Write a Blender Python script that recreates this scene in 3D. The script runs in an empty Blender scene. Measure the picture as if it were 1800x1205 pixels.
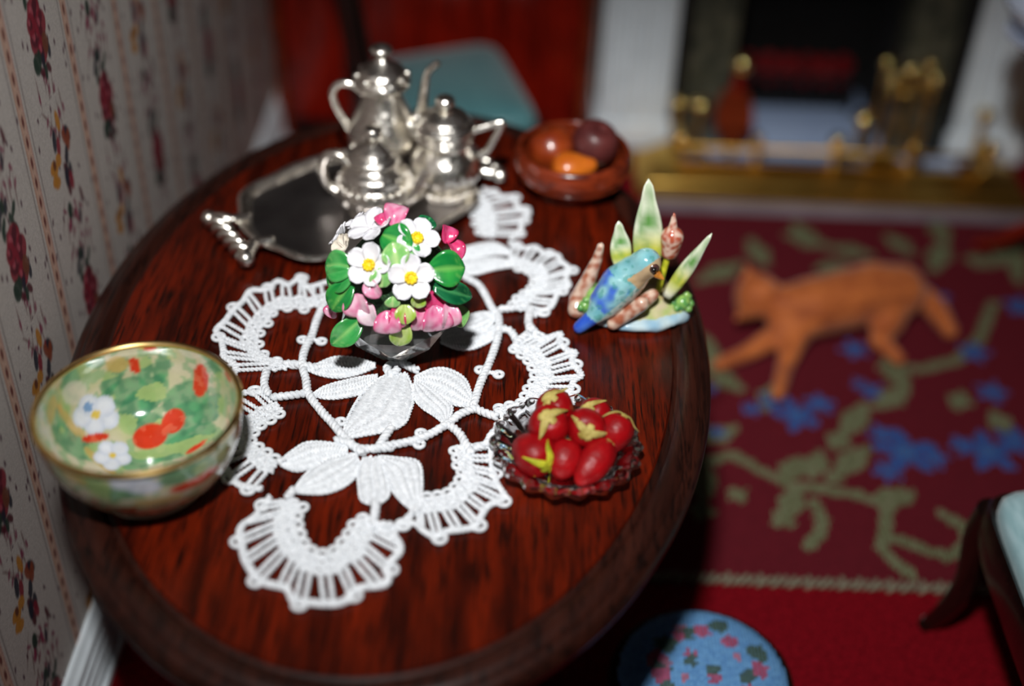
import bpy, bmesh, math, random
import numpy as np
from mathutils import Vector, Matrix, noise

# ------------------------------------------------------------------ camera
scene = bpy.context.scene
col = scene.collection
PI = math.pi
CAM = Vector((0.159, -1.42478, 1.63972))
cR = Vector((0.9991944, 0.0247076, 0.03162428))
cU = Vector((-0.04013179, 0.6151655, 0.78737593))
cF = Vector((0.0, 0.78801075, -0.61566148))
cd = bpy.data.cameras.new('camera')
cd.sensor_fit = 'HORIZONTAL'; cd.sensor_width = 36.0; cd.lens = 46.0
cd.clip_start = 0.02; cd.clip_end = 50
cd.dof.use_dof = True; cd.dof.focus_distance = 1.665; cd.dof.aperture_fstop = 0.86
cam = bpy.data.objects.new('camera', cd); col.objects.link(cam)
M = Matrix((cR, cU, -cF)).transposed().to_4x4(); M.translation = CAM
cam.matrix_world = M
scene.camera = cam

# ------------------------------------------------------------------ light
w = bpy.data.worlds.new('world'); scene.world = w; w.use_nodes = True
w.node_tree.nodes['Background'].inputs[0].default_value = (0.85, 0.92, 1.0, 1)
w.node_tree.nodes['Background'].inputs[1].default_value = 0.006
fl = bpy.data.lights.new('flash', 'AREA'); fl.shape = 'ELLIPSE'; fl.size = 0.15; fl.size_y = 0.10; fl.spread = math.radians(82)
fl.energy = 12.8; fl.color = (1.0, 0.985, 0.97)
fo = bpy.data.objects.new('camera_flash', fl); col.objects.link(fo)
FLASH = Vector((0.04, -1.22, 2.33))
fo.location = FLASH
fo.rotation_euler = (Vector((0.38, 0.55, 0.35)) - FLASH).to_track_quat('-Z', 'Y').to_euler()

vs = scene.view_settings
vs.view_transform = 'Standard'; vs.look = 'None'; vs.gamma = 1.0; vs.use_curve_mapping = False
vs.exposure = 0.0

# ------------------------------------------------------------------ helpers
def S(r, g, b):
    def f(c):
        c /= 255.0
        return c / 12.92 if c <= 0.04045 else ((c + 0.055) / 1.055) ** 2.4
    return (f(r), f(g), f(b))

def nd(nt, t, x=0, y=0):
    n = nt.nodes.new(t); n.location = (x, y); return n

def mat(name, c1, c2=None, scale=30, rough=0.5, metal=0.0, spec=0.5, stretch=(1, 1, 1), bump=0.0, bscale=None,
        attr=False, coat=0.0, sheen=0.0, trans=0.0, ior=1.45, emit=None, estr=0.0, sss=0.0, detail=4, coat_rough=0.1, ramp=(0.35, 0.65)):
    """one procedural material: noise between two colours (or a colour attribute times noise), optional bump"""
    m = bpy.data.materials.new(name); m.use_nodes = True
    nt = m.node_tree; b = nt.nodes['Principled BSDF']
    tc = nd(nt, 'ShaderNodeTexCoord'); mp = nd(nt, 'ShaderNodeMapping'); mp.inputs['Scale'].default_value = stretch
    nt.links.new(tc.outputs['Object'], mp.inputs['Vector'])
    nz = nd(nt, 'ShaderNodeTexNoise'); nz.inputs['Scale'].default_value = scale; nz.inputs['Detail'].default_value = detail
    nt.links.new(mp.outputs['Vector'], nz.inputs['Vector'])
    rp = nd(nt, 'ShaderNodeValToRGB')
    rp.color_ramp.elements[0].position = ramp[0]; rp.color_ramp.elements[1].position = ramp[1]
    nt.links.new(nz.outputs['Fac'], rp.inputs['Fac'])
    if attr:
        rp.color_ramp.elements[0].color = (0.86, 0.86, 0.86, 1); rp.color_ramp.elements[1].color = (1, 1, 1, 1)
        at = nd(nt, 'ShaderNodeVertexColor'); at.layer_name = 'Col'
        mx = nd(nt, 'ShaderNodeMix'); mx.data_type = 'RGBA'; mx.blend_type = 'MULTIPLY'; mx.inputs['Factor'].default_value = 1.0
        nt.links.new(at.outputs['Color'], mx.inputs[6]); nt.links.new(rp.outputs['Color'], mx.inputs[7])
        nt.links.new(mx.outputs[2], b.inputs['Base Color'])
    else:
        if c2 is None: c2 = tuple(v * 0.82 for v in c1)
        rp.color_ramp.elements[0].color = (*c2, 1); rp.color_ramp.elements[1].color = (*c1, 1)
        nt.links.new(rp.outputs['Color'], b.inputs['Base Color'])
    b.inputs['Roughness'].default_value = rough; b.inputs['Metallic'].default_value = metal
    b.inputs['Specular IOR Level'].default_value = spec; b.inputs['IOR'].default_value = ior
    b.inputs['Coat Weight'].default_value = coat; b.inputs['Coat Roughness'].default_value = coat_rough
    b.inputs['Sheen Weight'].default_value = sheen
    b.inputs['Transmission Weight'].default_value = trans
    if sss:
        b.inputs['Subsurface Weight'].default_value = sss; b.inputs['Subsurface Scale'].default_value = 0.01
    if emit:
        b.inputs['Emission Color'].default_value = (*emit, 1); b.inputs['Emission Strength'].default_value = estr
    if bump:
        n2 = nd(nt, 'ShaderNodeTexNoise'); n2.inputs['Scale'].default_value = bscale or scale * 3; n2.inputs['Detail'].default_value = 3
        nt.links.new(mp.outputs['Vector'], n2.inputs['Vector'])
        bp = nd(nt, 'ShaderNodeBump'); bp.inputs['Strength'].default_value = bump; bp.inputs['Distance'].default_value = 0.004
        nt.links.new(n2.outputs['Fac'], bp.inputs['Height']); nt.links.new(bp.outputs['Normal'], b.inputs['Normal'])
    return m

def wood(name, dark, light, black, rough=0.3, coat=0.25, axis=1, fine=1.0, spec=0.4):
    """mahogany-like grain: long streaks along one axis with short dark pores"""
    m = bpy.data.materials.new(name); m.use_nodes = True
    nt = m.node_tree; b = nt.nodes['Principled BSDF']
    tc = nd(nt, 'ShaderNodeTexCoord')
    def streak(k, long, detail):
        mp = nd(nt, 'ShaderNodeMapping'); s = [k, k, k]; s[axis] = long; mp.inputs['Scale'].default_value = s
        nt.links.new(tc.outputs['Object'], mp.inputs['Vector'])
        n = nd(nt, 'ShaderNodeTexNoise'); n.inputs['Scale'].default_value = 1.0; n.inputs['Detail'].default_value = detail
        n.inputs['Roughness'].default_value = 0.65
        nt.links.new(mp.outputs['Vector'], n.inputs['Vector']); return n
    a = streak(22 * fine, 2.2 * fine, 5); p = streak(150 * fine, 9 * fine, 3)
    r1 = nd(nt, 'ShaderNodeValToRGB'); r1.color_ramp.elements[0].position = 0.36; r1.color_ramp.elements[1].position = 0.66
    r1.color_ramp.elements[0].color = (*dark, 1); r1.color_ramp.elements[1].color = (*light, 1)
    nt.links.new(a.outputs['Fac'], r1.inputs['Fac'])
    r2 = nd(nt, 'ShaderNodeValToRGB'); r2.color_ramp.elements[0].position = 0.36; r2.color_ramp.elements[1].position = 0.52
    r2.color_ramp.elements[0].color = (1, 1, 1, 1); r2.color_ramp.elements[1].color = (0, 0, 0, 1)
    nt.links.new(p.outputs['Fac'], r2.inputs['Fac'])
    mx = nd(nt, 'ShaderNodeMix'); mx.data_type = 'RGBA'
    nt.links.new(r2.outputs['Color'], mx.inputs['Factor']); nt.links.new(r1.outputs['Color'], mx.inputs[6]); mx.inputs[7].default_value = (*black, 1)
    nt.links.new(mx.outputs[2], b.inputs['Base Color'])
    b.inputs['Specular IOR Level'].default_value = spec
    b.inputs['Roughness'].default_value = rough; b.inputs['Coat Weight'].default_value = coat; b.inputs['Coat Roughness'].default_value = 0.12
    bp = nd(nt, 'ShaderNodeBump'); bp.inputs['Strength'].default_value = 0.12; bp.inputs['Distance'].default_value = 0.002
    nt.links.new(p.outputs['Fac'], bp.inputs['Height']); nt.links.new(bp.outputs['Normal'], b.inputs['Normal'])
    return m

class MB:
    def __init__(s): s.v = []; s.f = []; s.c = []
    def add(s, vf, c=None):
        v, f = vf; o = len(s.v)
        s.v += [tuple(p) for p in v]; s.f += [tuple(i + o for i in q) for q in f]
        if c is not None: s.c += [c] * len(v)
        return s
    def build(s, name, m, parent=None, smooth=True, sharp=None):
        me = bpy.data.meshes.new(name); me.from_pydata(s.v, [], s.f); me.update()
        if smooth:
            me.polygons.foreach_set('use_smooth', [True] * len(me.polygons))
            if sharp: me.set_sharp_from_angle(angle=math.radians(sharp))
        if s.c: setcol(me, s.c)
        me.materials.append(m)
        o = bpy.data.objects.new(name, me); col.objects.link(o)
        if parent: o.parent = parent
        return o

def setcol(me, cols):
    a = me.color_attributes.new('Col', 'FLOAT_COLOR', 'POINT')
    arr = np.ones((len(me.vertices), 4), dtype=np.float32); arr[:, :3] = np.asarray(cols, dtype=np.float32)[:, :3]
    a.data.foreach_set('color', arr.ravel())

def obj(name, vf, m, parent=None, smooth=True, sharp=40):
    return MB().add(vf).build(name, m, parent, smooth, sharp)

def tag(o, label=None, cat=None, group=None, kind=None):
    if label: o['label'] = label
    if cat: o['category'] = cat
    if group: o['group'] = group
    if kind: o['kind'] = kind
    return o

def empty(name, loc, label, cat, group=None, rz=0.0):
    o = bpy.data.objects.new(name, None); col.objects.link(o); o.location = loc; o.rotation_euler = (0, 0, rz)
    o.empty_display_size = 0.02
    return tag(o, label, cat, group)

def xf(vf, M):
    return [tuple(M @ Vector(p)) for p in vf[0]], vf[1]

def at(vf, loc, rz=0.0, sc=1.0):
    return xf(vf, Matrix.Translation(loc) @ Matrix.Rotation(rz, 4, 'Z') @ Matrix.Scale(sc, 4))

def box(x0, x1, y0, y1, z0, z1, b=0.0):
    if b <= 0:
        v = [(x, y, z) for z in (z0, z1) for y in (y0, y1) for x in (x0, x1)]
        return v, [(0, 2, 3, 1), (4, 5, 7, 6), (0, 1, 5, 4), (2, 6, 7, 3), (0, 4, 6, 2), (1, 3, 7, 5)]
    bm = bmesh.new(); bmesh.ops.create_cube(bm, size=1)
    for q in bm.verts: q.co = Vector(((x0 + x1) / 2 + q.co.x * (x1 - x0), (y0 + y1) / 2 + q.co.y * (y1 - y0), (z0 + z1) / 2 + q.co.z * (z1 - z0)))
    bmesh.ops.bevel(bm, geom=bm.edges[:], offset=b, segments=2, affect='EDGES', profile=0.5)
    bm.verts.ensure_lookup_table()
    r = [tuple(q.co) for q in bm.verts], [tuple(q.index for q in f.verts) for f in bm.faces]
    bm.free(); return r

def lathe(prof, seg=48, mod=None, closed=False, caps=True):
    v = []; f = []
    n = len(prof)
    for i, (r, z) in enumerate(prof):
        for k in range(seg):
            a = 2 * PI * k / seg; rr = r
            if mod: rr = mod(r, z, a)
            v.append((rr * math.cos(a), rr * math.sin(a), z))
    for i in range(n - 1 if not closed else n):
        j = (i + 1) % n
        for k in range(seg):
            l = (k + 1) % seg
            f.append((i * seg + k, i * seg + l, j * seg + l, j * seg + k))
    if not closed and caps:
        if prof[0][0] > 1e-6: f.append(tuple(range(seg))[::-1])
        if prof[-1][0] > 1e-6: f.append(tuple((n - 1) * seg + k for k in range(seg)))
    return v, f

def spl(pts, n):
    """Catmull-Rom through pts, n points per span"""
    P = [Vector(p) for p in pts]
    if len(P) < 3: return [P[0].lerp(P[-1], i / n) for i in range(n + 1)]
    P = [P[0] * 2 - P[1]] + P + [P[-1] * 2 - P[-2]]
    out = []
    for i in range(1, len(P) - 2):
        a, b, c, d = P[i - 1:i + 3]
        for k in range(n):
            t = k / n
            out.append(0.5 * (2 * b + (c - a) * t + (2 * a - 5 * b + 4 * c - d) * t * t + (3 * b - a - 3 * c + d) * t ** 3))
    out.append(P[-2]); return out

def resample(pts, step=None, n=None):
    P = [Vector(p) for p in pts]
    L = [0]
    for a, b in zip(P, P[1:]): L.append(L[-1] + (b - a).length)
    n = n or max(2, int(L[-1] / step) + 1)
    out = []; j = 0
    for i in range(n):
        t = L[-1] * i / (n - 1)
        while j < len(P) - 2 and L[j + 1] < t: j += 1
        d = L[j + 1] - L[j]
        out.append(P[j].lerp(P[j + 1], (t - L[j]) / d if d > 1e-9 else 0))
    return out

def frames(P):
    T = []
    for i in range(len(P)):
        a = P[max(0, i - 1)]; b = P[min(len(P) - 1, i + 1)]
        t = (b - a); T.append(t.normalized() if t.length > 1e-9 else Vector((0, 0, 1)))
    up = Vector((0, 0, 1)) if abs(T[0].z) < 0.9 else Vector((0, 1, 0))
    N = []
    n = (up - T[0] * up.dot(T[0])).normalized()
    for t in T:
        n = (n - t * n.dot(t))
        n = n.normalized() if n.length > 1e-6 else Vector((1, 0, 0))
        N.append(n)
    return T, N

def tube(pts, r, seg=10, cap=True, flat=1.0):
    P = [Vector(p) for p in pts]; T, N = frames(P); v = []; f = []
    for i, p in enumerate(P):
        rr = r[min(i, len(r) - 1)] if isinstance(r, (list, tuple)) else (r(i / (len(P) - 1)) if callable(r) else r)
        b = T[i].cross(N[i])
        for k in range(seg):
            a = 2 * PI * k / seg
            v.append(tuple(p + N[i] * (rr * math.cos(a) * flat) + b * (rr * math.sin(a))))
    for i in range(len(P) - 1):
        for k in range(seg):
            l = (k + 1) % seg
            f.append((i * seg + k, i * seg + l, (i + 1) * seg + l, (i + 1) * seg + k))
    if cap:
        f.append(tuple(range(seg))[::-1]); f.append(tuple((len(P) - 1) * seg + k for k in range(seg)))
    return v, f

def ball(c, r, seg=16, rings=10, sc=(1, 1, 1), M=None):
    v = []; f = []
    for i in range(1, rings):
        t = PI * i / rings
        for k in range(seg):
            a = 2 * PI * k / seg
            v.append((math.sin(t) * math.cos(a) * r * sc[0], math.sin(t) * math.sin(a) * r * sc[1], math.cos(t) * r * sc[2]))
    n = len(v); v += [(0, 0, r * sc[2]), (0, 0, -r * sc[2])]
    for i in range(rings - 2):
        for k in range(seg):
            l = (k + 1) % seg; f.append((i * seg + k, (i + 1) * seg + k, (i + 1) * seg + l, i * seg + l))
    for k in range(seg):
        l = (k + 1) % seg; f.append((n, k, l)); f.append((n + 1, (rings - 2) * seg + l, (rings - 2) * seg + k))
    if M is not None: v = [tuple(M @ Vector(p)) for p in v]
    return [(p[0] + c[0], p[1] + c[1], p[2] + c[2]) for p in v], f

def rope(mb, pts, r, step=0.0018, pitch=0.011, seg=5):
    """a two-strand twisted thread"""
    P = resample(pts, step=step); T, N = frames(P)
    for s in (0, PI):
        Q = []
        d = 0.0
        for i, p in enumerate(P):
            if i: d += (P[i] - P[i - 1]).length
            a = 2 * PI * d / pitch + s
            Q.append(p + (N[i] * math.cos(a) + T[i].cross(N[i]) * math.sin(a)) * r * 0.5)
        mb.add(tube(Q, r * 0.62, seg))

def basis(n, up):
    n = Vector(n).normalized(); u = Vector(up); u = (u - n * u.dot(n))
    u = u.normalized() if u.length > 1e-6 else n.orthogonal().normalized()
    r = u.cross(n)
    return Matrix((r, u, n)).transposed().to_4x4()

def blob(name, caps, voxel, m, parent=None, smooth_it=4, colfn=None, extra=None):
    """one continuous skin around capsules (a, b, ra, rb)"""
    mb = MB()
    for a, b, ra, rb in caps:
        a = Vector(a); b = Vector(b); L = (b - a).length
        n = max(2, int(L / (min(ra, rb) * 0.35)) + 1)
        for i in range(n):
            t = i / (n - 1) if n > 1 else 0
            mb.add(ball(a.lerp(b, t), ra + (rb - ra) * t, 12, 8))
    if extra:
        for e in extra: mb.add(e)
    o = mb.build(name, m, parent)
    rm = o.modifiers.new('r', 'REMESH'); rm.mode = 'VOXEL'; rm.voxel_size = voxel; rm.use_smooth_shade = True
    sm = o.modifiers.new('s', 'SMOOTH'); sm.iterations = smooth_it; sm.factor = 0.5
    bpy.context.view_layer.update()
    dg = bpy.context.evaluated_depsgraph_get()
    me = bpy.data.meshes.new_from_object(o.evaluated_get(dg))
    o.modifiers.clear(); old = o.data; o.data = me; bpy.data.meshes.remove(old); me.name = name
    if not me.materials: me.materials.append(m)
    me.polygons.foreach_set('use_smooth', [True] * len(me.polygons))
    if colfn: setcol(me, [colfn(Vector(q.co)) for q in me.vertices])
    return o

def lerp3(a, b, t): return tuple(a[i] + (b[i] - a[i]) * t for i in range(3))
# ------------------------------------------------------------------ measured positions (metres, on the table top or the floor)
D = {
'SCALLOPS':{'A':([(-0.116,-0.104),(-0.1361,-0.097),(-0.1583,-0.09),(-0.1765,-0.0707),(-0.1796,-0.0536),(-0.1814,-0.0307),(-0.1725,-0.0067),(-0.1712,0.0117),(-0.1511,0.0242),(-0.1286,0.022),(-0.1027,0.0445)],[(-0.2014,-0.1292),(-0.2017,-0.1062),(-0.2195,-0.0905),(-0.2232,-0.0771),(-0.2318,-0.05),(-0.2418,-0.0329),(-0.2331,-0.0108),(-0.2272,0.0154),(-0.2176,0.0348),(-0.2114,0.062),(-0.1894,0.0654),(-0.1772,0.0878),(-0.1598,0.0791),(-0.1468,0.0978),(-0.1342,0.075),(-0.1045,0.0908)]),'B':([(-0.1249,-0.191),(-0.1332,-0.2055),(-0.1454,-0.2169),(-0.154,-0.2353),(-0.1551,-0.2489),(-0.1497,-0.2557),(-0.1368,-0.2661),(-0.1151,-0.2849)],[(-0.15,-0.1572),(-0.1787,-0.1589),(-0.1934,-0.1766),(-0.1977,-0.2094),(-0.1969,-0.241),(-0.1878,-0.2762),(-0.1719,-0.3049),(-0.1605,-0.3216),(-0.1469,-0.3303),(-0.1266,-0.332)]),'C':([(-0.0948,-0.3517),(-0.0763,-0.3562),(-0.08,-0.3747),(-0.0742,-0.3958),(-0.0654,-0.4154),(-0.0503,-0.4292),(-0.0325,-0.4282),(-0.022,-0.413),(-0.0149,-0.3957),(-0.0083,-0.3752),(0.0043,-0.3718)],[(-0.115,-0.3424),(-0.1264,-0.3741),(-0.1406,-0.395),(-0.1332,-0.4243),(-0.1239,-0.4475),(-0.103,-0.4735),(-0.0739,-0.4817),(-0.0647,-0.4972),(-0.0435,-0.5008),(-0.0193,-0.5011),(-0.0048,-0.494),(0.0049,-0.4776),(0.0341,-0.4696),(0.0346,-0.4415),(0.0452,-0.4194),(0.0361,-0.3977),(0.0132,-0.3874)]),'D':([(0.0535,-0.36),(0.0605,-0.3355),(0.0718,-0.3349),(0.0791,-0.3316),(0.0914,-0.3262),(0.1019,-0.3114),(0.1069,-0.2913),(0.1007,-0.2783),(0.0991,-0.2614),(0.0927,-0.2465)],[(0.0315,-0.3829),(0.055,-0.3771),(0.0669,-0.3885),(0.0824,-0.3977),(0.0941,-0.3886),(0.1241,-0.3804),(0.1309,-0.3664),(0.14,-0.345),(0.159,-0.3299),(0.1496,-0.3086),(0.1433,-0.2837),(0.1402,-0.2539),(0.1413,-0.226)]),'E':([(0.1575,-0.0433),(0.1746,-0.0618),(0.1853,-0.078),(0.1916,-0.1008),(0.1902,-0.1149),(0.1817,-0.1337),(0.1763,-0.156),(0.162,-0.1635),(0.1393,-0.1737)],[(0.18,-0.0193),(0.2043,-0.0202),(0.226,-0.0087),(0.2243,-0.0264),(0.2349,-0.0456),(0.2463,-0.0498),(0.2408,-0.0696),(0.2531,-0.0974),(0.2432,-0.1097),(0.2386,-0.1301),(0.2398,-0.1476),(0.2237,-0.1586),(0.2093,-0.1705),(0.1914,-0.1858),(0.1737,-0.1977),(0.149,-0.2045)]),'F':([(0.1498,0.1601),(0.1668,0.1394),(0.1833,0.1333),(0.1889,0.1151),(0.1843,0.0937),(0.1708,0.0748),(0.1607,0.0605),(0.1586,0.0449)],[(0.1485,0.2081),(0.1699,0.1944),(0.1888,0.2003),(0.2037,0.1817),(0.2225,0.1801),(0.2267,0.1655),(0.2408,0.1446),(0.2346,0.1226),(0.2387,0.1017),(0.224,0.0868),(0.2141,0.052),(0.2043,0.0413),(0.1887,0.0277)]),'G':([(0.0944,0.3363),(0.0933,0.3027),(0.0965,0.2703),(0.1002,0.2466),(0.1082,0.2221)],[(0.1041,0.3593),(0.1319,0.3391),(0.1516,0.3372),(0.1639,0.3047),(0.1791,0.2927),(0.1685,0.2724),(0.1668,0.2442),(0.1528,0.2161)])},
'LEAVES':[([(-0.0192,-0.0911),(-0.0465,-0.082),(-0.0736,-0.0814),(-0.0934,-0.0958),(-0.1059,-0.1072)],[(-0.0185,-0.0981),(-0.039,-0.1135),(-0.0624,-0.122),(-0.0864,-0.1189),(-0.1055,-0.1096)]),([(-0.0138,-0.1143),(-0.0346,-0.1202),(-0.0556,-0.1292),(-0.0782,-0.1414),(-0.0913,-0.1569)],[(-0.0128,-0.1235),(-0.0275,-0.1495),(-0.0516,-0.1611),(-0.0728,-0.1647),(-0.0908,-0.1602)]),([(0.0049,-0.1084),(-0.022,-0.1333),(-0.0357,-0.1724),(-0.0424,-0.2054),(-0.0434,-0.2318)],[(0.0236,-0.1096),(0.0355,-0.1456),(0.0349,-0.1812),(0.0222,-0.2142),(-0.0404,-0.2389)]),([(0.0338,-0.1159),(0.0561,-0.0981),(0.077,-0.0968),(0.1004,-0.1164),(0.1127,-0.1577)],[(0.0345,-0.1251),(0.0482,-0.1392),(0.0675,-0.1549),(0.09,-0.1668),(0.1126,-0.1699)]),([(0.0343,-0.1228),(0.055,-0.133),(0.0788,-0.1598),(0.087,-0.1758),(0.0822,-0.2032)],[(0.0349,-0.1297),(0.0353,-0.1513),(0.0472,-0.1728),(0.0664,-0.1902),(0.0803,-0.2054)]),([(0.0619,-0.0182),(0.0799,0.0048),(0.0986,0.0217),(0.1179,0.0309),(0.1353,0.0294)],[(0.0625,-0.027),(0.0856,-0.0255),(0.1045,-0.0192),(0.1234,-0.0078),(0.1365,0.019)]),([(0.0628,-0.0307),(0.0816,-0.0232),(0.1044,-0.0167),(0.1234,-0.0078),(0.137,0.0034)],[(0.0634,-0.0395),(0.0832,-0.0505),(0.1046,-0.0516),(0.1246,-0.038),(0.1401,-0.0194)]),([(0.0621,0.1642),(0.0818,0.1865),(0.1065,0.2004),(0.1276,0.205),(0.1493,0.1884)],[(0.0627,0.1554),(0.0833,0.1598),(0.108,0.1675),(0.1286,0.1749),(0.1521,0.1766)]),([(0.0627,0.1554),(0.0834,0.1568),(0.1082,0.1616),(0.1332,0.1648),(0.1585,0.1563)],[(0.0636,0.1408),(0.0853,0.1222),(0.1058,0.1236),(0.13,0.1368),(0.1603,0.1476)]),([(-0.0353,-0.252),(-0.0615,-0.2474),(-0.0856,-0.2489),(-0.1006,-0.264),(-0.1132,-0.2838)],[(-0.0338,-0.2641),(-0.0542,-0.2764),(-0.0726,-0.2913),(-0.0919,-0.2983),(-0.1116,-0.2896)]),([(-0.0227,-0.2645),(-0.048,-0.271),(-0.0668,-0.2841),(-0.0803,-0.3074),(-0.0888,-0.3308)],[(-0.0183,-0.2783),(-0.0201,-0.3039),(-0.0344,-0.3239),(-0.0563,-0.3346),(-0.0863,-0.3345)]),([(-0.0137,-0.271),(-0.0176,-0.296),(-0.0141,-0.3199),(-0.009,-0.3413),(0.0004,-0.3482)],[(0.0083,-0.2707),(0.0134,-0.2942),(0.0195,-0.3151),(0.0221,-0.3339),(0.0135,-0.3475)]),([(0.0052,-0.2679),(0.0274,-0.2696),(0.0519,-0.2751),(0.0593,-0.308),(0.0604,-0.355)],[(0.0001,-0.2712),(0.012,-0.2942),(0.0258,-0.3243),(0.041,-0.345),(0.0553,-0.3571)])],
'BARS':[[(-0.1021,0.0386),(-0.1079,0.0013),(-0.1102,-0.0421),(-0.1148,-0.0701),(-0.1136,-0.1006),(-0.1031,-0.1361),(-0.0976,-0.1584),(-0.0789,-0.1882),(-0.0594,-0.2139),(-0.0427,-0.237),(-0.0298,-0.2517)],[(-0.1374,-0.101),(-0.1132,-0.103),(-0.0917,-0.1075)],[(-0.1428,-0.1701),(-0.1211,-0.1654),(-0.0976,-0.1584)],[(-0.1576,-0.1175),(-0.1556,-0.1462),(-0.1455,-0.1669)],[(0.0654,0.138),(0.0901,0.1097),(0.1106,0.0887),(0.1286,0.0409),(0.1388,0.0204),(0.1401,-0.0206),(0.1327,-0.0705),(0.1201,-0.1274),(0.1134,-0.172)],[(0.1383,0.0362),(0.1572,0.0401),(0.1761,0.0468)],[(0.1428,-0.0065),(0.1561,-0.012),(0.1651,-0.0328)],[(0.1135,-0.1731),(0.1268,-0.1821),(0.1443,-0.1898)],[(0.1136,-0.1764),(0.097,-0.1883),(0.0839,-0.2063),(0.0522,-0.2355),(0.0176,-0.2499),(-0.0014,-0.2571)],[(0.0839,-0.2063),(0.0991,-0.2244),(0.1101,-0.2485),(0.1148,-0.2584)],[(0.0152,-0.2147),(0.007,-0.2382),(0.0013,-0.257)],[(-0.0403,-0.2451),(-0.0186,-0.2582),(0.019,-0.2539)],[(0.0087,-0.3459),(0.0101,-0.3651),(0.0088,-0.3832)],[(0.1491,-0.2066),(0.1378,-0.2262),(0.1321,-0.2421),(0.1178,-0.2481)],[(0.1825,0.0432),(0.1805,0.0154),(0.1833,-0.014)],[(0.1795,-0.0168),(0.1704,-0.03),(0.163,-0.0404)],[(0.1827,0.0273),(0.1807,0.0063),(0.1934,-0.0184)],[(0.0582,-0.3533),(0.0557,-0.3626)],[(-0.1151,-0.2849),(-0.1073,-0.2864)],[(-0.0885,-0.3327),(-0.0941,-0.348)],[(-0.0517,-0.2427),(-0.0356,-0.249),(-0.0143,-0.266)],[(0.0088,-0.3832),(0.0316,-0.3846)],[(0.0116,-0.1009),(0.0056,-0.1154),(-0.0032,-0.1019),(0.0105,-0.0892),(0.0381,-0.1051)],[(-0.1021,0.0386),(-0.1128,0.0419)]],
'PICOTS':[(-0.1217,-0.0466),(-0.0962,-0.0486),(-0.0499,-0.208),(0.1187,-0.0953),(0.1429,-0.1032),(0.0507,-0.2438),(0.0512,-0.223),(-0.1467,0.0974)],
'RUG_BLUE':[(0.7093,0.4751,0.0414),(0.6649,0.5108,0.022),(0.7587,0.5115,0.0265),(0.8969,0.3824,0.0529),(0.8635,0.4276,0.0258),(0.8539,0.3266,0.0249),(0.947,0.3699,0.0274),(1.0528,0.3916,0.0488),(1.0082,0.4046,0.0234),(1.1103,0.4264,0.0322),(0.8566,0.6864,0.0279),(1.1066,0.5672,0.0292),(0.8668,0.5575,0.0224),(0.8458,0.5771,0.0135),(1.0632,0.8777,0.0319),(1.0674,0.8166,0.0193),(1.2448,0.859,0.0318),(1.1025,0.6929,0.0303),(0.5508,0.4169,0.0171),(0.6234,0.4865,0.0175),(0.552,0.5414,0.0134)],
'RUG_GREEN':[[(0.4732,0.3121),(0.5763,0.3559),(0.6139,0.3202),(0.6703,0.2792),(0.7311,0.2754),(0.7993,0.2577),(0.8222,0.2448)],[(0.5169,0.3372),(0.5069,0.227),(0.4968,0.1917)],[(0.5657,0.2588),(0.5743,0.245)],[(0.6905,0.3473),(0.662,0.2934)],[(0.7353,0.3652),(0.7111,0.3109)],[(0.8234,0.3858),(0.7581,0.3136),(0.7451,0.2981)],[(0.6733,0.2649),(0.655,0.2074),(0.6351,0.1857)],[(0.7048,0.2382),(0.7132,0.1968),(0.7027,0.1623),(0.6788,0.1344)],[(0.8222,0.2448),(0.8641,0.2758),(0.8749,0.2548)],[(0.8361,0.2385),(0.8035,0.1346),(0.8268,0.097),(0.8421,0.0788)],[(0.8257,0.1623),(0.8745,0.1385),(0.9142,0.121),(0.9619,0.1564),(0.957,0.1966),(0.9283,0.2226)],[(0.6755,0.549),(0.652,0.4966)],[(0.8464,0.5085),(0.7875,0.4231),(0.7658,0.3902)],[(0.608,0.5448),(0.557,0.5942),(0.5558,0.7046)],[(0.9044,0.6342),(0.9837,0.6302),(1.0601,0.6624),(1.1267,0.7419),(1.189,0.8655)],[(1.0452,0.5547),(1.0254,0.5194)],[(1.0917,0.4984),(1.1083,0.4583)],[(0.6932,1.0717),(0.7141,0.9824)],[(0.7816,1.1016),(0.8728,1.0615),(0.9578,1.0332)],[(0.562,0.9065),(0.6568,0.9783)],[(0.887,0.9945),(0.8321,0.9686)],[(1.1371,1.2),(1.1412,1.1041),(1.0882,0.9865)],[(1.0135,1.1184),(1.0515,1.0513)],[(1.3012,1.1156),(1.2694,0.9554)],[(0.8085,1.1514),(0.8242,1.0812)],[(0.9197,0.6534),(0.9356,0.5652),(0.8687,0.5098)],[(0.5164,0.3911),(0.584,0.4269)],[(1.3079,1.0927),(1.2231,1.0182),(1.1769,1.0375)]],
'CAT':{'head':(0.6509,0.7354,0.095),'muzzle':(0.6153,0.7019,0.075),'earL':(0.6138,0.7503,0.125),'earR':(0.7055,0.7697,0.13),'neck':(0.7158,0.7222,0.075),'shoulder':(0.7654,0.7332,0.065),'mid':(0.8405,0.7638,0.065),'mid2':(0.8992,0.7918,0.062),'hip':(0.9563,0.8085,0.06),'tail1':(1.0054,0.8497,0.04),'tail2':(1.0407,0.8075,0.028),'tail3':(1.0588,0.7347,0.02),'fr1':(0.7297,0.6704,0.05),'fr2':(0.7019,0.6033,0.022),'fr3':(0.6743,0.5126,0.012),'fl1':(0.6967,0.6747,0.045),'fl2':(0.6322,0.635,0.022),'fl3':(0.5689,0.5957,0.014),'hl1':(0.9278,0.7346,0.04),'hl2':(0.9033,0.6888,0.03),'hl3':(0.9341,0.637,0.014)},
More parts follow.
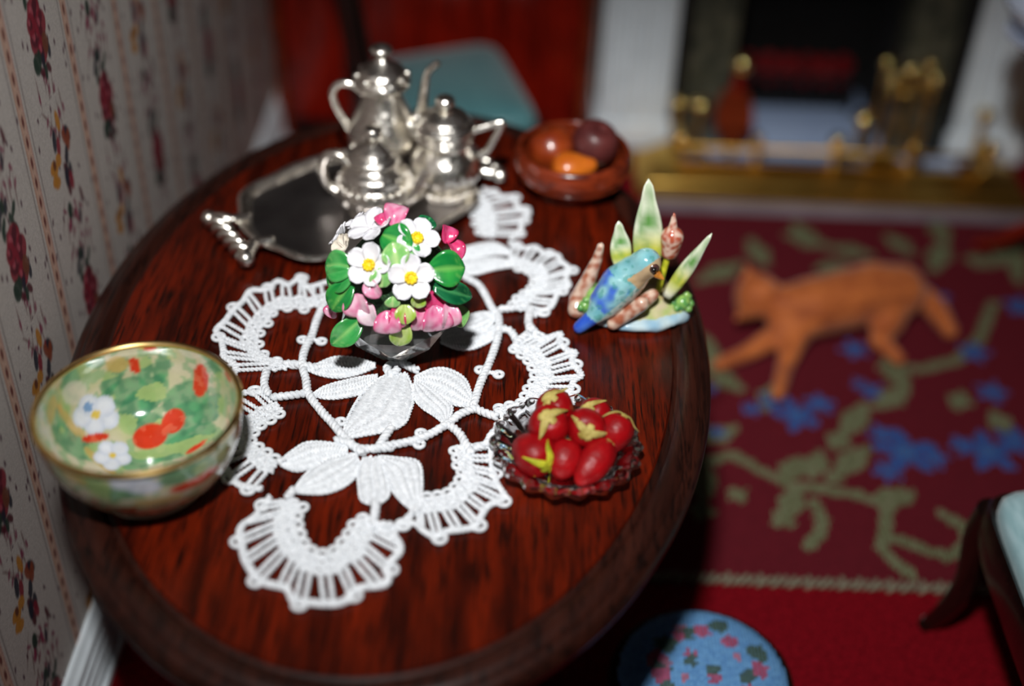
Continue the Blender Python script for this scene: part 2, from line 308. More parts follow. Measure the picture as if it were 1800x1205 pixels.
'WHITE':[((0.0328,-0.1258,0.719),(0.2751,-0.8174,0.5061)),((-0.0177,-0.1167,0.7287),(-0.3332,-0.7076,0.6232)),((0.037,-0.0872,0.7499),(0.3251,-0.3513,0.878)),((-0.0212,-0.0706,0.7529),(-0.3759,-0.1513,0.9142)),((-0.0623,-0.0415,0.7192),(-0.8474,0.1935,0.4945)),((-0.0529,-0.0792,0.7268),(-0.7582,-0.2554,0.5999)),((-0.0402,-0.0441,0.7416),(-0.605,0.1671,0.7785))],
'PINK':[((-0.0255,-0.1314,0.6615),(-0.4273,-0.8845,-0.1871),(-0.0361,-0.1208,0.689)),((-0.004,-0.1374,0.6965),(-0.1688,-0.9571,0.2354),(-0.0205,-0.1273,0.714)),((0.0049,-0.1408,0.6796),(-0.0615,-0.9976,0.0314),(0.0072,-0.1504,0.6519)),((0.0608,-0.1236,0.6775),(0.6125,-0.7904,0.0064),(0.0612,-0.1313,0.6444)),((0.0067,-0.0743,0.7583),(-0.0401,-0.1966,0.9797),(0.0128,-0.0473,0.7712)),((-0.0034,-0.0717,0.7578),(-0.1615,-0.1645,0.9731),(-0.012,-0.0607,0.7653)),((0.0706,-0.0689,0.7326),(0.7306,-0.1307,0.6701),(0.0721,-0.0472,0.7439)),((0.0727,-0.0566,0.7314),(0.7553,0.0171,0.6551),(0.0855,-0.0781,0.7105)),((-0.0652,-0.0917,0.6487),(-0.8629,-0.3869,-0.3252),(-0.0694,-0.1032,0.6345))],
'LEAF':[((0.0546,-0.1116,0.722),(0.5378,-0.646,0.5417),(0.0962,-0.0926,0.7142)),((0.0599,-0.1191,0.7028),(0.6017,-0.7359,0.3105),(0.1056,-0.1041,0.6778)),((0.0817,-0.0956,0.6589),(0.8642,-0.4532,-0.2184),(0.0947,-0.1059,0.6312)),((-0.0382,-0.1102,0.7199),(-0.5808,-0.6293,0.5164),(-0.0749,-0.0915,0.7085)),((-0.0407,-0.1185,0.7025),(-0.6114,-0.729,0.3078),(-0.0654,-0.1226,0.6626)),((-0.0297,-0.1274,0.6547),(-0.4786,-0.8358,-0.2689),(-0.0669,-0.1387,0.6211)),((-0.0048,-0.086,0.7537),(-0.1789,-0.3368,0.9244),(0.0338,-0.0999,0.7432)),((0.0174,-0.1213,0.7302),(0.0895,-0.7622,0.6411),(0.0092,-0.1019,0.7541)),((0.0233,-0.1389,0.6643),(0.1597,-0.9752,-0.1532),(0.0169,-0.1405,0.626)),((0.0265,-0.1386,0.6877),(0.1985,-0.9715,0.1294),(0.027,-0.1493,0.6653)),((0.0443,-0.0648,0.7523),(0.4136,-0.0818,0.9068),(0.0511,-0.0513,0.759)),((-0.0012,-0.1339,0.7086),(-0.1354,-0.9145,0.3812),(-0.0047,-0.1216,0.7293)),((-0.0395,-0.1136,0.7137),(-0.5958,-0.6705,0.4421),(-0.0713,-0.1051,0.6889)),((0.0113,-0.1407,0.6842),(0.0153,-0.9961,0.0864),(0.0112,-0.1361,0.6981)),((0.0387,-0.1357,0.6819),(0.3455,-0.9366,0.0589),(0.0453,-0.1286,0.6986)),((0.0404,-0.1059,0.7376),(0.3668,-0.5772,0.7296),(0.0286,-0.1044,0.7443))],
'BOWL':[('leaf',(-0.0558,0.0893,0.0815),(0.4851,0.4851,0.7276),0.0272,0.4),('leaf',(-0.0219,0.103,0.0808),(0.2186,0.2623,0.9399),0.0204,0.4),('leaf',(-0.0016,0.106,0.0839),(0.2929,0.1674,0.9414),0.0306,0.3),('leaf',(0.024,0.0695,0.0308),(0.8318,0.4285,0.3529),0.034,0.6),('leaf',(0.0422,0.0457,0.0256),(0.9302,0.2203,0.2937),0.034,0.5),('leaf',(0.0169,0.033,0.0174),(0.9401,0.3049,0.1524),0.0408,0.4),('leaf',(0.0601,0.0709,0.0496),(0.6573,-0.1066,0.7461),0.0306,0.5),('leaf',(-0.0319,0.0795,0.0418),(0.6301,0.6301,0.4537),0.0272,0.6),('leaf',(0.029,0.0887,0.0507),(0.8856,-0.0211,0.4639),0.034,0.6),('leaf',(-0.0479,0.0848,0.059),(0.798,0.5486,0.2494),0.0306,0.5),('leaf',(-0.0913,0.0606,0.1032),(0.509,0.8484,0.1454),0.0272,0.35),('leaf',(-0.1001,0.0292,0.0772),(0.0739,0.7641,0.6409),0.0238,0.5),('leaf',(-0.0866,0.0082,0.0436),(0.6617,0.147,-0.7352),0.0408,0.4),('leaf',(-0.0255,0.0123,0.016),(0.9598,0.2335,-0.1556),0.0408,0.35),('leaf',(-0.0232,0.0643,0.0282),(0.9871,0.1519,-0.0506),0.0272,0.6),('leaf',(0.0663,0.0877,0.1066),(0.5426,-0.5426,-0.6412),0.0204,0.5),('leaf',(-0.0131,0.0937,0.0533),(0.4766,0.4766,0.7387),0.0272,0.5),('leaf',(-0.0761,0.0791,0.1061),(0.7038,0.7038,-0.0971),0.017,0.5),('pale',(0.0417,0.1114,0.1123),(0.9985,0.0244,0.0487),0.0204,0.7),('pale',(-0.0923,0.0522,0.0842),(0.5537,0.6562,-0.5127),0.0177,0.8),('ochre',(-0.1064,0.0142,0.0899),(0.0247,0.8393,0.5431),0.0177,0.5),('ochre',(-0.0929,0.0269,0.0576),(0.4104,0.0,-0.9119),0.0374,0.16),('ochre',(-0.0585,0.0023,0.0236),(0.803,-0.4959,-0.3306),0.0272,0.2),('ochre',(-0.0519,0.095,0.0946),(0.8596,0.4175,-0.2947),0.0136,0.8),('white',(-0.0609,0.0583,0.0403),(0.8551,0.4024,-0.3269),0.0129,1),('white',(-0.0731,0.0444,0.0415),(0.7807,0.488,-0.3904),0.0129,1),('white',(-0.0849,0.0435,0.0548),(0.633,0.5893,-0.502),0.0129,1),('white',(-0.0803,0.0571,0.0615),(0.7116,0.5509,-0.4361),0.0129,1),('white',(-0.0658,0.0672,0.0518),(0.7809,0.4969,-0.3786),0.0129,1),('yellow',(-0.0737,0.0555,0.0487),(0.8463,0.4232,-0.3236),0.0054,1),('white',(-0.0356,0.0141,0.0176),(0.9598,0.2335,-0.1556),0.0102,1),('white',(-0.0452,0.0033,0.0188),(0.9577,0.2394,-0.1596),0.0102,1),('white',(-0.0572,0.0091,0.0233),(0.8551,0.4024,-0.3269),0.0102,1),('white',(-0.0553,0.024,0.0244),(0.9231,0.3077,-0.2308),0.0102,1),('white',(-0.0422,0.028,0.02),(0.9598,0.2335,-0.1556),0.0102,1),('yellow',(-0.0475,0.0165,0.02),(0.9598,0.2335,-0.1556),0.0043,1),('bluish',(-0.0806,0.0556,0.0599),(0.7116,0.5509,-0.4361),0.0061,1),('red',(-0.0113,0.0507,0.0208),(0.8822,0.4537,0.126),0.0204,0.85),('red',(0.0133,0.0703,0.0295),(0.3633,0.8234,0.4359),0.0163,0.85),('red',(0.0469,0.093,0.0767),(0.1453,0.166,0.9754),0.0224,0.5),('red',(-0.0328,0.1018,0.0883),(0.1986,-0.1324,-0.9711),0.0109,0.6),('red',(-0.0148,0.1119,0.1125),(0.9855,0.1516,-0.0758),0.0095,0.8),('yellow',(-0.0243,0.1117,0.1122),(0.9994,0.025,0.025),0.0054,1),('red',(0.0882,0.066,0.1081),(0.6379,-0.5788,0.508),0.0075,1),('red',(-0.0698,0.032,0.0328),(0.6866,0.6408,-0.3433),0.0177,0.3),('red',(0.0481,0.0331,0.0236),(0.7804,0.4783,0.4028),0.015,0.25),('leaf',(-0.0012,-0.1128,0.0889),(0.9993,0.027,0.027),0.0272,0.5),('leaf',(-0.029,-0.1113,0.107),(0.8366,-0.1394,-0.5298),0.0272,0.5),('white',(0.0297,-0.1102,0.0966),(0.9184,0.3061,-0.2505),0.0204,0.6),('white',(0.0106,-0.1144,0.1038),(0.9864,0.1409,-0.0845),0.0136,0.8),('leaf',(0.0736,-0.0876,0.0983),(0.7593,0.6508,0.0),0.034,0.4),('red',(0.0783,-0.0783,0.0768),(0.6806,0.731,-0.0504),0.0374,0.22),('ochre',(-0.0492,-0.1041,0.1073),(0.8245,-0.2748,-0.4947),0.0238,0.4),('leaf',(0.1037,-0.0464,0.1123),(0.3556,0.9336,0.0445),0.0204,0.4),('ochre',(0.041,-0.099,0.0648),(0.9049,0.4113,-0.1097),0.0272,0.3)],
'BERRY':[((0.1899,-0.2923,0.584),(0.168,-0.2686,0.582),0.027),((0.2264,-0.2956,0.58),(0.222,-0.3193,0.572),0.023),((0.2617,-0.3005,0.582),(0.2438,-0.3256,0.572),0.021),((0.2071,-0.2631,0.602),(0.2106,-0.2511,0.572),0.026),((0.215,-0.2364,0.606),(0.2237,-0.2339,0.585),0.024),((0.2511,-0.2615,0.602),(0.2491,-0.2185,0.582),0.025),((0.2858,-0.2584,0.592),(0.2744,-0.2727,0.575),0.024),((0.2649,-0.2257,0.592),(0.2761,-0.2194,0.575),0.02)],
'BIRD':{'tail':(0.2497,-0.005,0.5592),'tailb':(0.2715,0.0,0.5818),'b1':(0.284,0.012,0.5946),'b2':(0.3017,0.02,0.6182),'b3':(0.3196,0.025,0.6362),'head':(0.3336,0.02,0.6552),'bb':(0.3457,0.008,0.6484),'bt':(0.357,0.0,0.6435),'L1':((0.3413,0.06,0.6062),(0.3316,0.075,0.7486)),'L2':((0.3047,0.05,0.6256),(0.2957,0.06,0.6924)),'L3':((0.3679,0.03,0.5953),(0.4159,0.03,0.6969)),'bud':((0.3601,0.05,0.6074),(0.3685,0.055,0.6645),(0.3673,0.055,0.7115)),'branch':[(0.2461,0.03,0.5502),(0.2469,0.04,0.5772),(0.2607,0.045,0.608),(0.2703,0.05,0.6381),(0.2734,0.05,0.6596)],'tw1':((0.2958,0.0,0.5675),(0.3319,0.005,0.5993)),'tw2':((0.335,0.02,0.5913),(0.359,0.03,0.6063)),'mossL':(0.2687,0.04,0.6024),'mossR':(0.3958,0.05,0.5899)},
}
TZ = 0.55                       # height of the table's surface
# ------------------------------------------------------------------ materials
M_TABLE = wood('table_mahogany', S(46, 9, 3), S(102, 25, 5), S(24, 7, 4), rough=0.32, coat=0.0, fine=1.6, spec=0.22)
M_RIM = wood('table_edge_mahogany', S(36, 15, 10), S(56, 25, 17), S(20, 8, 6), rough=0.34, coat=0.0, spec=0.35)
M_RED = wood('red_mahogany', S(118, 18, 4), S(168, 30, 8), S(66, 10, 4), rough=0.35, coat=0.3, axis=2)
M_DARK = wood('dark_walnut', S(20, 9, 7), S(34, 15, 11), S(10, 5, 4), rough=0.3, coat=0.3, axis=2)
M_TURN = wood('turned_bowl_wood', S(100, 34, 14), S(140, 54, 26), S(78, 24, 10), rough=0.26, coat=0.5, axis=0, fine=0.8)
M_SILVER = mat('silver', (0.97, 0.94, 0.87), (0.90, 0.86, 0.78), scale=25, rough=0.26, metal=1.0, bump=0.9, bscale=44)
M_TRAY = mat('tray_plate_silver', (0.42, 0.40, 0.40), (0.30, 0.28, 0.28), scale=18, rough=0.34, metal=1.0, bump=0.15, bscale=40)
M_BRASS = mat('brass', (0.74, 0.46, 0.11), (0.60, 0.36, 0.08), scale=15, rough=0.36, metal=1.0)
M_BRASSP = mat('polished_brass', (0.95, 0.70, 0.28), (0.86, 0.60, 0.20), scale=15, rough=0.12, metal=1.0)
M_GOLD = mat('gilding', (0.95, 0.68, 0.28), (0.75, 0.50, 0.18), scale=40, rough=0.25, metal=1.0)
M_LACE = mat('cotton_thread', S(238, 242, 246), S(212, 217, 222), scale=160, rough=0.62, sheen=0.25, bump=0.2, bscale=400)
M_GLASS = mat('pressed_glass', (0.97, 0.965, 0.97), (0.93, 0.92, 0.93), scale=30, rough=0.03, trans=1.0, ior=1.5, bump=0.10, bscale=60)
M_CRYSTAL = mat('cut_crystal', (0.86, 0.87, 0.88), (0.76, 0.77, 0.78), scale=12, rough=0.05, trans=0.9, ior=1.49)
M_WHITEP = mat('white_glaze', S(240, 240, 244), S(226, 226, 232), scale=40, rough=0.2, coat=0.6, bump=0.12, bscale=120)
M_CREAMP = mat('cream_bisque', S(226, 218, 204), S(206, 196, 180), scale=60, rough=0.5, bump=0.3, bscale=150)
M_YEL = mat('yellow_glaze', S(252, 222, 40), S(240, 198, 20), scale=120, rough=0.4, bump=0.5, bscale=300)
M_PAINT = mat('painted_glaze', None, attr=True, scale=60, rough=0.2, coat=0.7, bump=0.12, bscale=120)
M_BOWLP = mat('painted_china', None, attr=True, scale=45, rough=0.12, coat=0.9, coat_rough=0.05)
M_BERRY = mat('clay_strawberry', S(160, 8, 16), S(122, 4, 10), scale=30, rough=0.42, spec=0.35, bump=0.35, bscale=110)
M_CALYX = mat('dried_calyx', S(196, 180, 104), S(150, 132, 60), scale=70, rough=0.6, bump=0.3)
M_CALYXG = mat('fresh_calyx', S(208, 206, 50), S(150, 160, 30), scale=70, rough=0.6, bump=0.3)
M_WALL = mat('printed_wallpaper', None, attr=True, scale=300, rough=0.75, bump=0.1, bscale=500)
M_WHITE = mat('white_paintwork', S(236, 246, 252), S(226, 236, 242), scale=20, rough=0.45)
M_PLAIN = mat('plain_wallpaper', S(172, 164, 156), S(160, 150, 142), scale=80, rough=0.8)
M_CARPET = mat('red_carpet', S(138, 12, 26), S(92, 4, 14), scale=140, rough=0.95, spec=0.1, bump=0.9, bscale=190)
M_STITCH = mat('wool_stitches', None, attr=True, scale=130, rough=0.9, spec=0.15)
M_BIND = mat('rug_binding_thread', S(150, 150, 126), S(108, 108, 88), scale=180, rough=0.75)
M_SATIN = mat('pale_teal_satin', S(88, 138, 142), S(74, 124, 130), scale=25, rough=0.34, coat=0.25, coat_rough=0.3, sheen=0.3, stretch=(1, 6, 1), bump=0.1, bscale=90)
M_SATINP = mat('pale_ice_satin', S(176, 208, 214), S(150, 188, 194), scale=25, rough=0.34, coat=0.3, coat_rough=0.3, sheen=0.3, stretch=(1, 6, 1), bump=0.1, bscale=90)
M_SLAB = mat('mauve_marble', S(138, 128, 136), S(116, 106, 114), scale=8, rough=0.4)
M_BLACK = mat('black_cast_iron', S(20, 20, 21), S(10, 10, 11), scale=60, rough=0.5)
M_FIREBOX = mat('sooty_brick', S(26, 24, 24), S(10, 9, 9), scale=40, rough=0.95)
M_MARBLE = mat('mottled_marble', S(96, 94, 78), S(48, 54, 46), scale=30, rough=0.4, coat=0.1)
M_HEARTH = mat('pale_marble', S(192, 214, 250), S(172, 196, 238), scale=8, rough=0.25, coat=0.3)
M_COAL = mat('ember', S(150, 8, 14), S(22, 4, 6), scale=50, rough=0.6, emit=(0.6, 0.01, 0.02), estr=0.025)
M_CAT = mat('ginger_fur', S(196, 106, 44), S(158, 76, 28), scale=26, rough=0.7, sheen=0.2, bump=0.6, bscale=110, stretch=(1, 1, 2))
M_CATPALE = mat('pale_ginger_fur', S(206, 128, 84), S(186, 106, 62), scale=40, rough=0.7)
M_DOT = mat('black_enamel', S(26, 20, 18), S(14, 10, 10), scale=60, rough=0.25, coat=0.5)
M_FRUITA = mat('amber_fruit', S(150, 62, 22), S(112, 36, 14), scale=22, rough=0.3, coat=0.35)
M_FRUITB = mat('plum_fruit', S(96, 44, 42), S(70, 28, 28), scale=22, rough=0.42, coat=0.2)
M_FRUITC = mat('orange_fruit', S(204, 110, 30), S(170, 78, 18), scale=22, rough=0.3, coat=0.35)
M_STEM = mat('dark_stem', S(70, 44, 24), S(40, 24, 14), scale=80, rough=0.6)
M_BLUECHINA = mat('blue_white_china', S(214, 222, 238), S(196, 208, 230), scale=20, rough=0.15, coat=0.6)

# ------------------------------------------------------------------ room
WX, BY, RX, CZ = -0.455, 1.62, 2.1, 2.0
FY = -0.76
def structure(o): o['kind'] = 'structure'; return o

floor = structure(obj('floor', box(WX - 0.05, RX + 0.05, FY, BY + 0.35, -0.06, 0.0), M_CARPET, smooth=False))
structure(obj('ceiling', box(WX - 0.05, RX + 0.05, FY, BY + 0.05, CZ, CZ + 0.05), M_WHITE, smooth=False))
structure(obj('wall_right', box(RX, RX + 0.05, FY, BY + 0.05, 0, CZ), M_PLAIN, smooth=False))
mb = MB()           # back wall with a recess for the firebox
mb.add(box(WX - 0.05, 0.60, BY, BY + 0.05, 0, CZ)); mb.add(box(1.14, RX + 0.05, BY, BY + 0.05, 0, CZ)); mb.add(box(0.60, 1.14, BY, BY + 0.05, 0.62, CZ))
structure(mb.build('wall_back', M_PLAIN, smooth=False))

# printed wallpaper: stripes of beading between alternating bouquets, painted on a fine grid
def wallpaper(Y, Z):
    rng = np.random.RandomState(7)
    C = np.empty(Y.shape + (3,), dtype=np.float32); C[:] = S(204, 197, 191)
    per = 0.205
    def put(mask, c, a=1.0):
        m = (mask * a)[..., None]
        C[:] = C * (1 - m) + np.array(c, dtype=np.float32) * m
    def soft(d, e): return np.clip(0.5 - d / e, 0, 1)
    u = (Y / per - np.floor(Y / per + 0.5)) * per                  # distance from stripe centre
    put(soft(np.abs(u) - 0.0065, 0.003), S(214, 170, 146), 0.8)
    for s in (-1, 1):
        put(soft(np.abs(u - s * 0.0185) - 0.0010, 0.0016), S(70, 40, 50), 0.95)
        put(soft(np.abs(u - s * 0.0085) - 0.0014, 0.002), S(198, 128, 84) if s < 0 else S(196, 130, 112), 0.9)
    zz = (Z / 0.029 - np.floor(Z / 0.029 + 0.5)) * 0.029
    put(soft((np.sqrt((u / 0.0036) ** 2 + (zz / 0.0085) ** 2) - 1) * 0.004, 0.003), S(106, 34, 34), 0.95)
    colm = np.floor(Y / per); gy = Y - (colm + 0.5) * per; row = np.floor(Z / 0.205); gz = Z - (row + 0.5) * 0.205
    kind = (colm + row) % 2
    def el(k, y, z, ry, rz, c, ang=0.0, a=0.95):
        ca, sa = math.cos(ang), math.sin(ang)
        y *= 1.3; z *= 1.22; ry *= 1.4; rz *= 1.25; dy, dz = gy - y, gz - z
        p = dy * ca + dz * sa; q = -dy * sa + dz * ca
        d = np.sqrt((p / ry) ** 2 + (q / rz) ** 2) - 1
        put(soft(d * min(ry, rz), 0.0022) * (kind == k), c, a)
    NAVY, GRN, RED, MAR, ORA, TWIG = S(36, 40, 56), S(34, 60, 48), S(146, 28, 50), S(88, 20, 38), S(200, 134, 42), S(112, 70, 70)
    for k in (0, 1):
        for i in range(20):                                         # scattered tiny seeds
            el(k, rng.uniform(-0.07, 0.07), rng.uniform(-0.1, 0.1), 0.0018, 0.0042, S(92, 58, 74), rng.uniform(-.4, .4))
        for i in range(15):                                         # twigs
            y = rng.uniform(-0.03, 0.03); z = rng.choice([-1, 1]) * rng.uniform(0.045, 0.08)
            el(k, y, z, 0.0012, 0.016, TWIG, rng.uniform(-.7, .7), 0.8)
            el(k, y + rng.uniform(-.008, .008), z + rng.uniform(-.012, .012), 0.0022, 0.006, S(140, 50, 84), rng.uniform(-.8, .8), 0.85)
    for i in range(9): el(0, rng.uniform(-.02, .02), rng.uniform(.02, .06), .004, .009, [GRN, NAVY, GRN][i % 3], rng.uniform(-.8, .8))
    for y, z, r in [(0, .012, .019), (-.006, -.012, .018), (.012, -.004, .015), (.004, -.03, .014), (-.012, .006, .012)]:
        el(0, y, z, r * 0.85, r, RED)
        for i in range(3): el(0, y + rng.uniform(-.4, .4) * r, z + rng.uniform(-.5, .5) * r, r * .3, r * .5, MAR, rng.uniform(-1, 1), 0.85)
        el(0, y - r * .3, z + r * .3, r * .2, r * .35, S(206, 96, 112), .4, .7)
    for i in range(7): el(0, rng.uniform(-.025, .025), rng.uniform(-.06, -.032), .004, .009, [GRN, NAVY, MAR][i % 3], rng.uniform(-.7, .7))
    el(0, -.016, -.036, .009, .012, GRN); el(0, .014, -.026, .007, .012, S(120, 66, 44))
    for i in range(12): el(1, rng.uniform(-.008, .026), rng.uniform(-.04, .035), .005, .012, [NAVY, RED, MAR, NAVY, S(150, 70, 40)][i % 5], rng.uniform(-.5, .5))
    for i in range(5): el(1, rng.uniform(-.036, -.012), rng.uniform(-.012, .022), .008, .007, ORA, rng.uniform(-1, 1))
    el(1, .004, .055, .005, .013, ORA, .15); el(1, -.026, .018, .004, .006, S(110, 60, 40)); el(1, -.014, .04, .005, .013, NAVY, -.2)
    for i in range(6): el(1, rng.uniform(-.02, .03), rng.uniform(-.075, -.045), .003, .01, [S(150, 36, 80), MAR, NAVY][i % 3], rng.uniform(-.3, .3))
    el(1, -.01, -.05, .006, .01, GRN)
    return C

def wall_grid(name, ys, zs):
    Y, Z = np.meshgrid(ys, zs); n, m = Y.shape
    C = wallpaper(Y, Z).reshape(-1, 3)
    V = np.stack([np.full(Y.size, WX), Y.ravel(), Z.ravel()], 1)
    idx = np.arange(n * m).reshape(n, m)
    F = np.stack([idx[:-1, :-1], idx[:-1, 1:], idx[1:, 1:], idx[1:, :-1]], -1).reshape(-1, 4)
    # a slab: the printed face plus a plain back
    k = len(V)
    y0, y1, z0, z1 = ys[0], ys[-1], zs[0], zs[-1]
    bk = np.array([(WX - .05, y0, z0), (WX - .05, y1, z0), (WX - .05, y1, z1), (WX - .05, y0, z1)])
    c0, c1, c2, c3 = idx[0, 0], idx[0, -1], idx[-1, -1], idx[-1, 0]
    faces = F.tolist() + [(k, k + 3, k + 2, k + 1), (k, k + 1, c1, c0), (k + 1, k + 2, c2, c1), (k + 2, k + 3, c3, c2), (k + 3, k, c0, c3)]
    me = bpy.data.meshes.new(name); me.from_pydata(np.vstack([V, bk]).tolist(), [], faces); me.update()
    setcol(me, np.vstack([C, np.full((4, 3), 0.4)])); me.materials.append(M_WALL)
    o = bpy.data.objects.new(name, me); col.objects.link(o); return o
ys = np.concatenate([np.arange(FY, -0.5, .012), np.arange(-0.5, 0.45, .0025), np.arange(0.45, 0.9, .004), np.arange(0.9, BY + .001, .009)])
zs = np.concatenate([[0.0], np.arange(0.1, 1.08, .0028), np.arange(1.08, CZ + .001, .012)])
wl = structure(wall_grid('wall_left', ys, zs))

# moulded baseboard along the left wall: stacked reeds on a plinth
prof = [(0, 0), (.030, 0), (.030, .012), (.022, .016)]
for i in range(4):
    z = .016 + i * .020
    for a in range(7):
        t = PI * a / 6; prof.append((.018 - i * .002 + .006 * math.sin(t), z + .010 - .010 * math.cos(t)))
prof += [(.010, .100), (.006, .106), (0, .106)]
def extrude_y(prof, y0, y1, x0):
    n = len(prof)
    v = [(x0 + p[0], y, p[1]) for y in (y0, y1) for p in prof]
    return v, [(i, (i + 1) % n, n + (i + 1) % n, n + i) for i in range(n)] + [tuple(range(n))[::-1], tuple(range(n, 2 * n))]
structure(obj('baseboard_left', extrude_y(prof, FY, BY, WX), M_WHITE, sharp=50))
structure(obj('baseboard_back', xf(extrude_y(prof, -0.30, -RX, 0), Matrix.Translation((0, BY, 0)) @ Matrix.Rotation(-PI / 2, 4, 'Z')), M_WHITE, sharp=50)) if False else None

# ------------------------------------------------------------------ oval table
table = empty('oval_table', (0, 0, 0), 'dark mahogany oval table with moulded edge beside the papered wall', 'table')
TA, TB = 0.43, 0.64
def oval_ring(d, z, n=168):
    out = []
    for k in range(n):
        t = 2 * PI * k / n; x, y = TA * math.cos(t), TB * math.sin(t)
        nx, ny = math.cos(t) / TA, math.sin(t) / TB; l = math.hypot(nx, ny)
        out.append((x - nx / l * d, y - ny / l * d, z))
    return out
def oval_sweep(prof, cap0=False, cap1=False, n=168):
    v = []; f = []
    for d, z in prof: v += oval_ring(d, z, n)
    for i in range(len(prof) - 1):
        for k in range(n):
            l = (k + 1) % n; f.append((i * n + l, i * n + k, (i + 1) * n + k, (i + 1) * n + l))
    if cap0: f.append(tuple(range(n)))
    if cap1: f.append(tuple((len(prof) - 1) * n + k for k in range(n))[::-1])
    return v, f
obj('table_top', oval_sweep([(.054, TZ), (.052, TZ - .003), (.052, TZ - .03)], True, True), M_TABLE, table, sharp=30)
obj('edge_moulding', oval_sweep([(.0519, TZ - .03), (.0519, TZ - .004), (.047, TZ - .0055), (.043, TZ - .004), (.040, TZ - .0005), (.034, TZ + .0015), (.026, TZ + .001), (.018, TZ - .002), (.015, TZ - .0055), (.012, TZ - .006), (.006, TZ - .010), (.001, TZ - .018), (0, TZ - .025), (.002, TZ - .032), (.008, TZ - .037), (.011, TZ - .038), (.011, TZ - .042), (.018, TZ - .050), (.03, TZ - .056), (.06, TZ - .058), (.06, TZ - .03), (.0519, TZ - .03)]), M_RIM, table, sharp=35)
obj('apron', oval_sweep([(.10, TZ - .03), (.10, TZ - .085), (.104, TZ - .09), (.125, TZ - .09), (.125, TZ - .03)], False, False), M_RIM, table, sharp=35)
obj('pedestal', lathe([(.0, .09), (.05, .09), (.055, .11), (.04, .13), (.03, .16), (.045, .2), (.056, .25), (.05, .3), (.034, .34), (.028, .38), (.04, .40), (.045, .42), (.03, .44), (.034, .47), (.07, .5), (.09, .519), (0, .519)], 32), M_RIM, table)
for k in range(4):
    a = PI / 4 + k * PI / 2
    pts = spl([(.02, 0, .13), (.09, 0, .15), (.17, 0, .10), (.22, 0, .045), (.27, 0, .020)], 6)
    obj('leg', xf(tube(pts, lambda t: .026 - .010 * t + (.006 if t > .93 else 0), 10), Matrix.Rotation(a, 4, 'Z')), M_RIM, table)

# ------------------------------------------------------------------ lace doily
doily = empty('lace_doily', (0, 0, TZ), 'white bobbin lace doily with scalloped edge and woven leaves lying on the table', 'doily')
RC = 0.0041
def P3(p, z=RC): return Vector((p[0], p[1], z))
for i, b in enumerate(D['BARS']):
    mb = MB(); rope(mb, spl([P3(p, RC * 1.6) for p in b], 8), RC * 1.35, pitch=.014); mb.build('plaited_bar', M_LACE, doily)
def loop(mb, c, r, ang=0, open_=0.0, rad=RC * .7):
    pts = [Vector((c[0] + r * math.cos(ang + open_ + t * (2 * PI - 2 * open_) / 14), c[1] + r * math.sin(ang + open_ + t * (2 * PI - 2 * open_) / 14), RC)) for t in range(15)]
    mb.add(tube(pts, rad, 6))
for p in D['PICOTS']:
    near = min((q for b in D['BARS'] for q in spl([P3(r) for r in b], 8)), key=lambda q: (q - P3(p)).length)
    mb = MB(); loop(mb, p, .0058); rope(mb, [P3(near, RC * 1.2), P3(p, RC * 1.2)], RC * .8); mb.build('picot_loop', M_LACE, doily)
rnd = random.Random(3)
NB = {'A': 10, 'B': 8, 'C': 13, 'D': 11, 'E': 11, 'F': 9, 'G': 5}
for key, (inn, out) in D['SCALLOPS'].items():
    nb = NB[key]; mb = MB()
    A = resample(spl([P3(p) for p in inn], 6), n=121); B = resample(spl([P3(p) for p in out], 6), n=121)
    def Q(t, s, z=0.0):
        t = min(max(t, 0), 1) * 120; i = min(int(t), 119); f = t - i
        a = A[i].lerp(A[i + 1], f); b = B[i].lerp(B[i + 1], f); q = a.lerp(b, s); q.z = RC + z; return q
    n = 90
    for s, amp in ((.04, .0), (.20, .04), (.36, .03)):                       # lengthwise threads of the footing
        rope(mb, [Q(i / n, s + amp * math.sin(i * 2 * PI * nb / n)) for i in range(n + 1)], RC * .75)
    for ph in (0, 1):                                                        # crossing threads
        zig = [Q((i + .0) / (2 * nb), (.02 if (i + ph) % 2 else .40), .001 * ph) for i in range(2 * nb + 1)]
        rope(mb, zig, RC * .66)
    for i in range(nb):                                                      # little loops on the inner edge
        c = Q((i + .5) / nb, -.02); d = (Q((i + .5) / nb, .2) - c).normalized()
        loop(mb, c, .0058, math.atan2(d.y, d.x), .5, RC * .68)
    for i in range(nb):                                                      # paired legs out to the edge
        t = (i + .5) / nb; w_ = .20 / nb
        for s in (-1, 1):
            rope(mb, [Q(t + s * w_ * 1.15, .34), Q(t + s * w_ * 1.0, .65), Q(t + s * w_ * .75, .98)], RC * .74)
    for s, z in ((.955, 0), (1.0, .0006)):                                   # edge cord
        rope(mb, [Q(i / n, s) for i in range(n + 1)], RC * .85)
    for i in range(nb):                                                      # picots on the outside edge
        c = Q((i + .5) / nb, 1.03); d = (Q((i + .5) / nb, .7) - c).normalized()
        if i % 2 == 0 or nb < 9: loop(mb, c, .0075, math.atan2(d.y, d.x), .4, RC * .72)
    mb.build('scalloped_edging', M_LACE, doily)
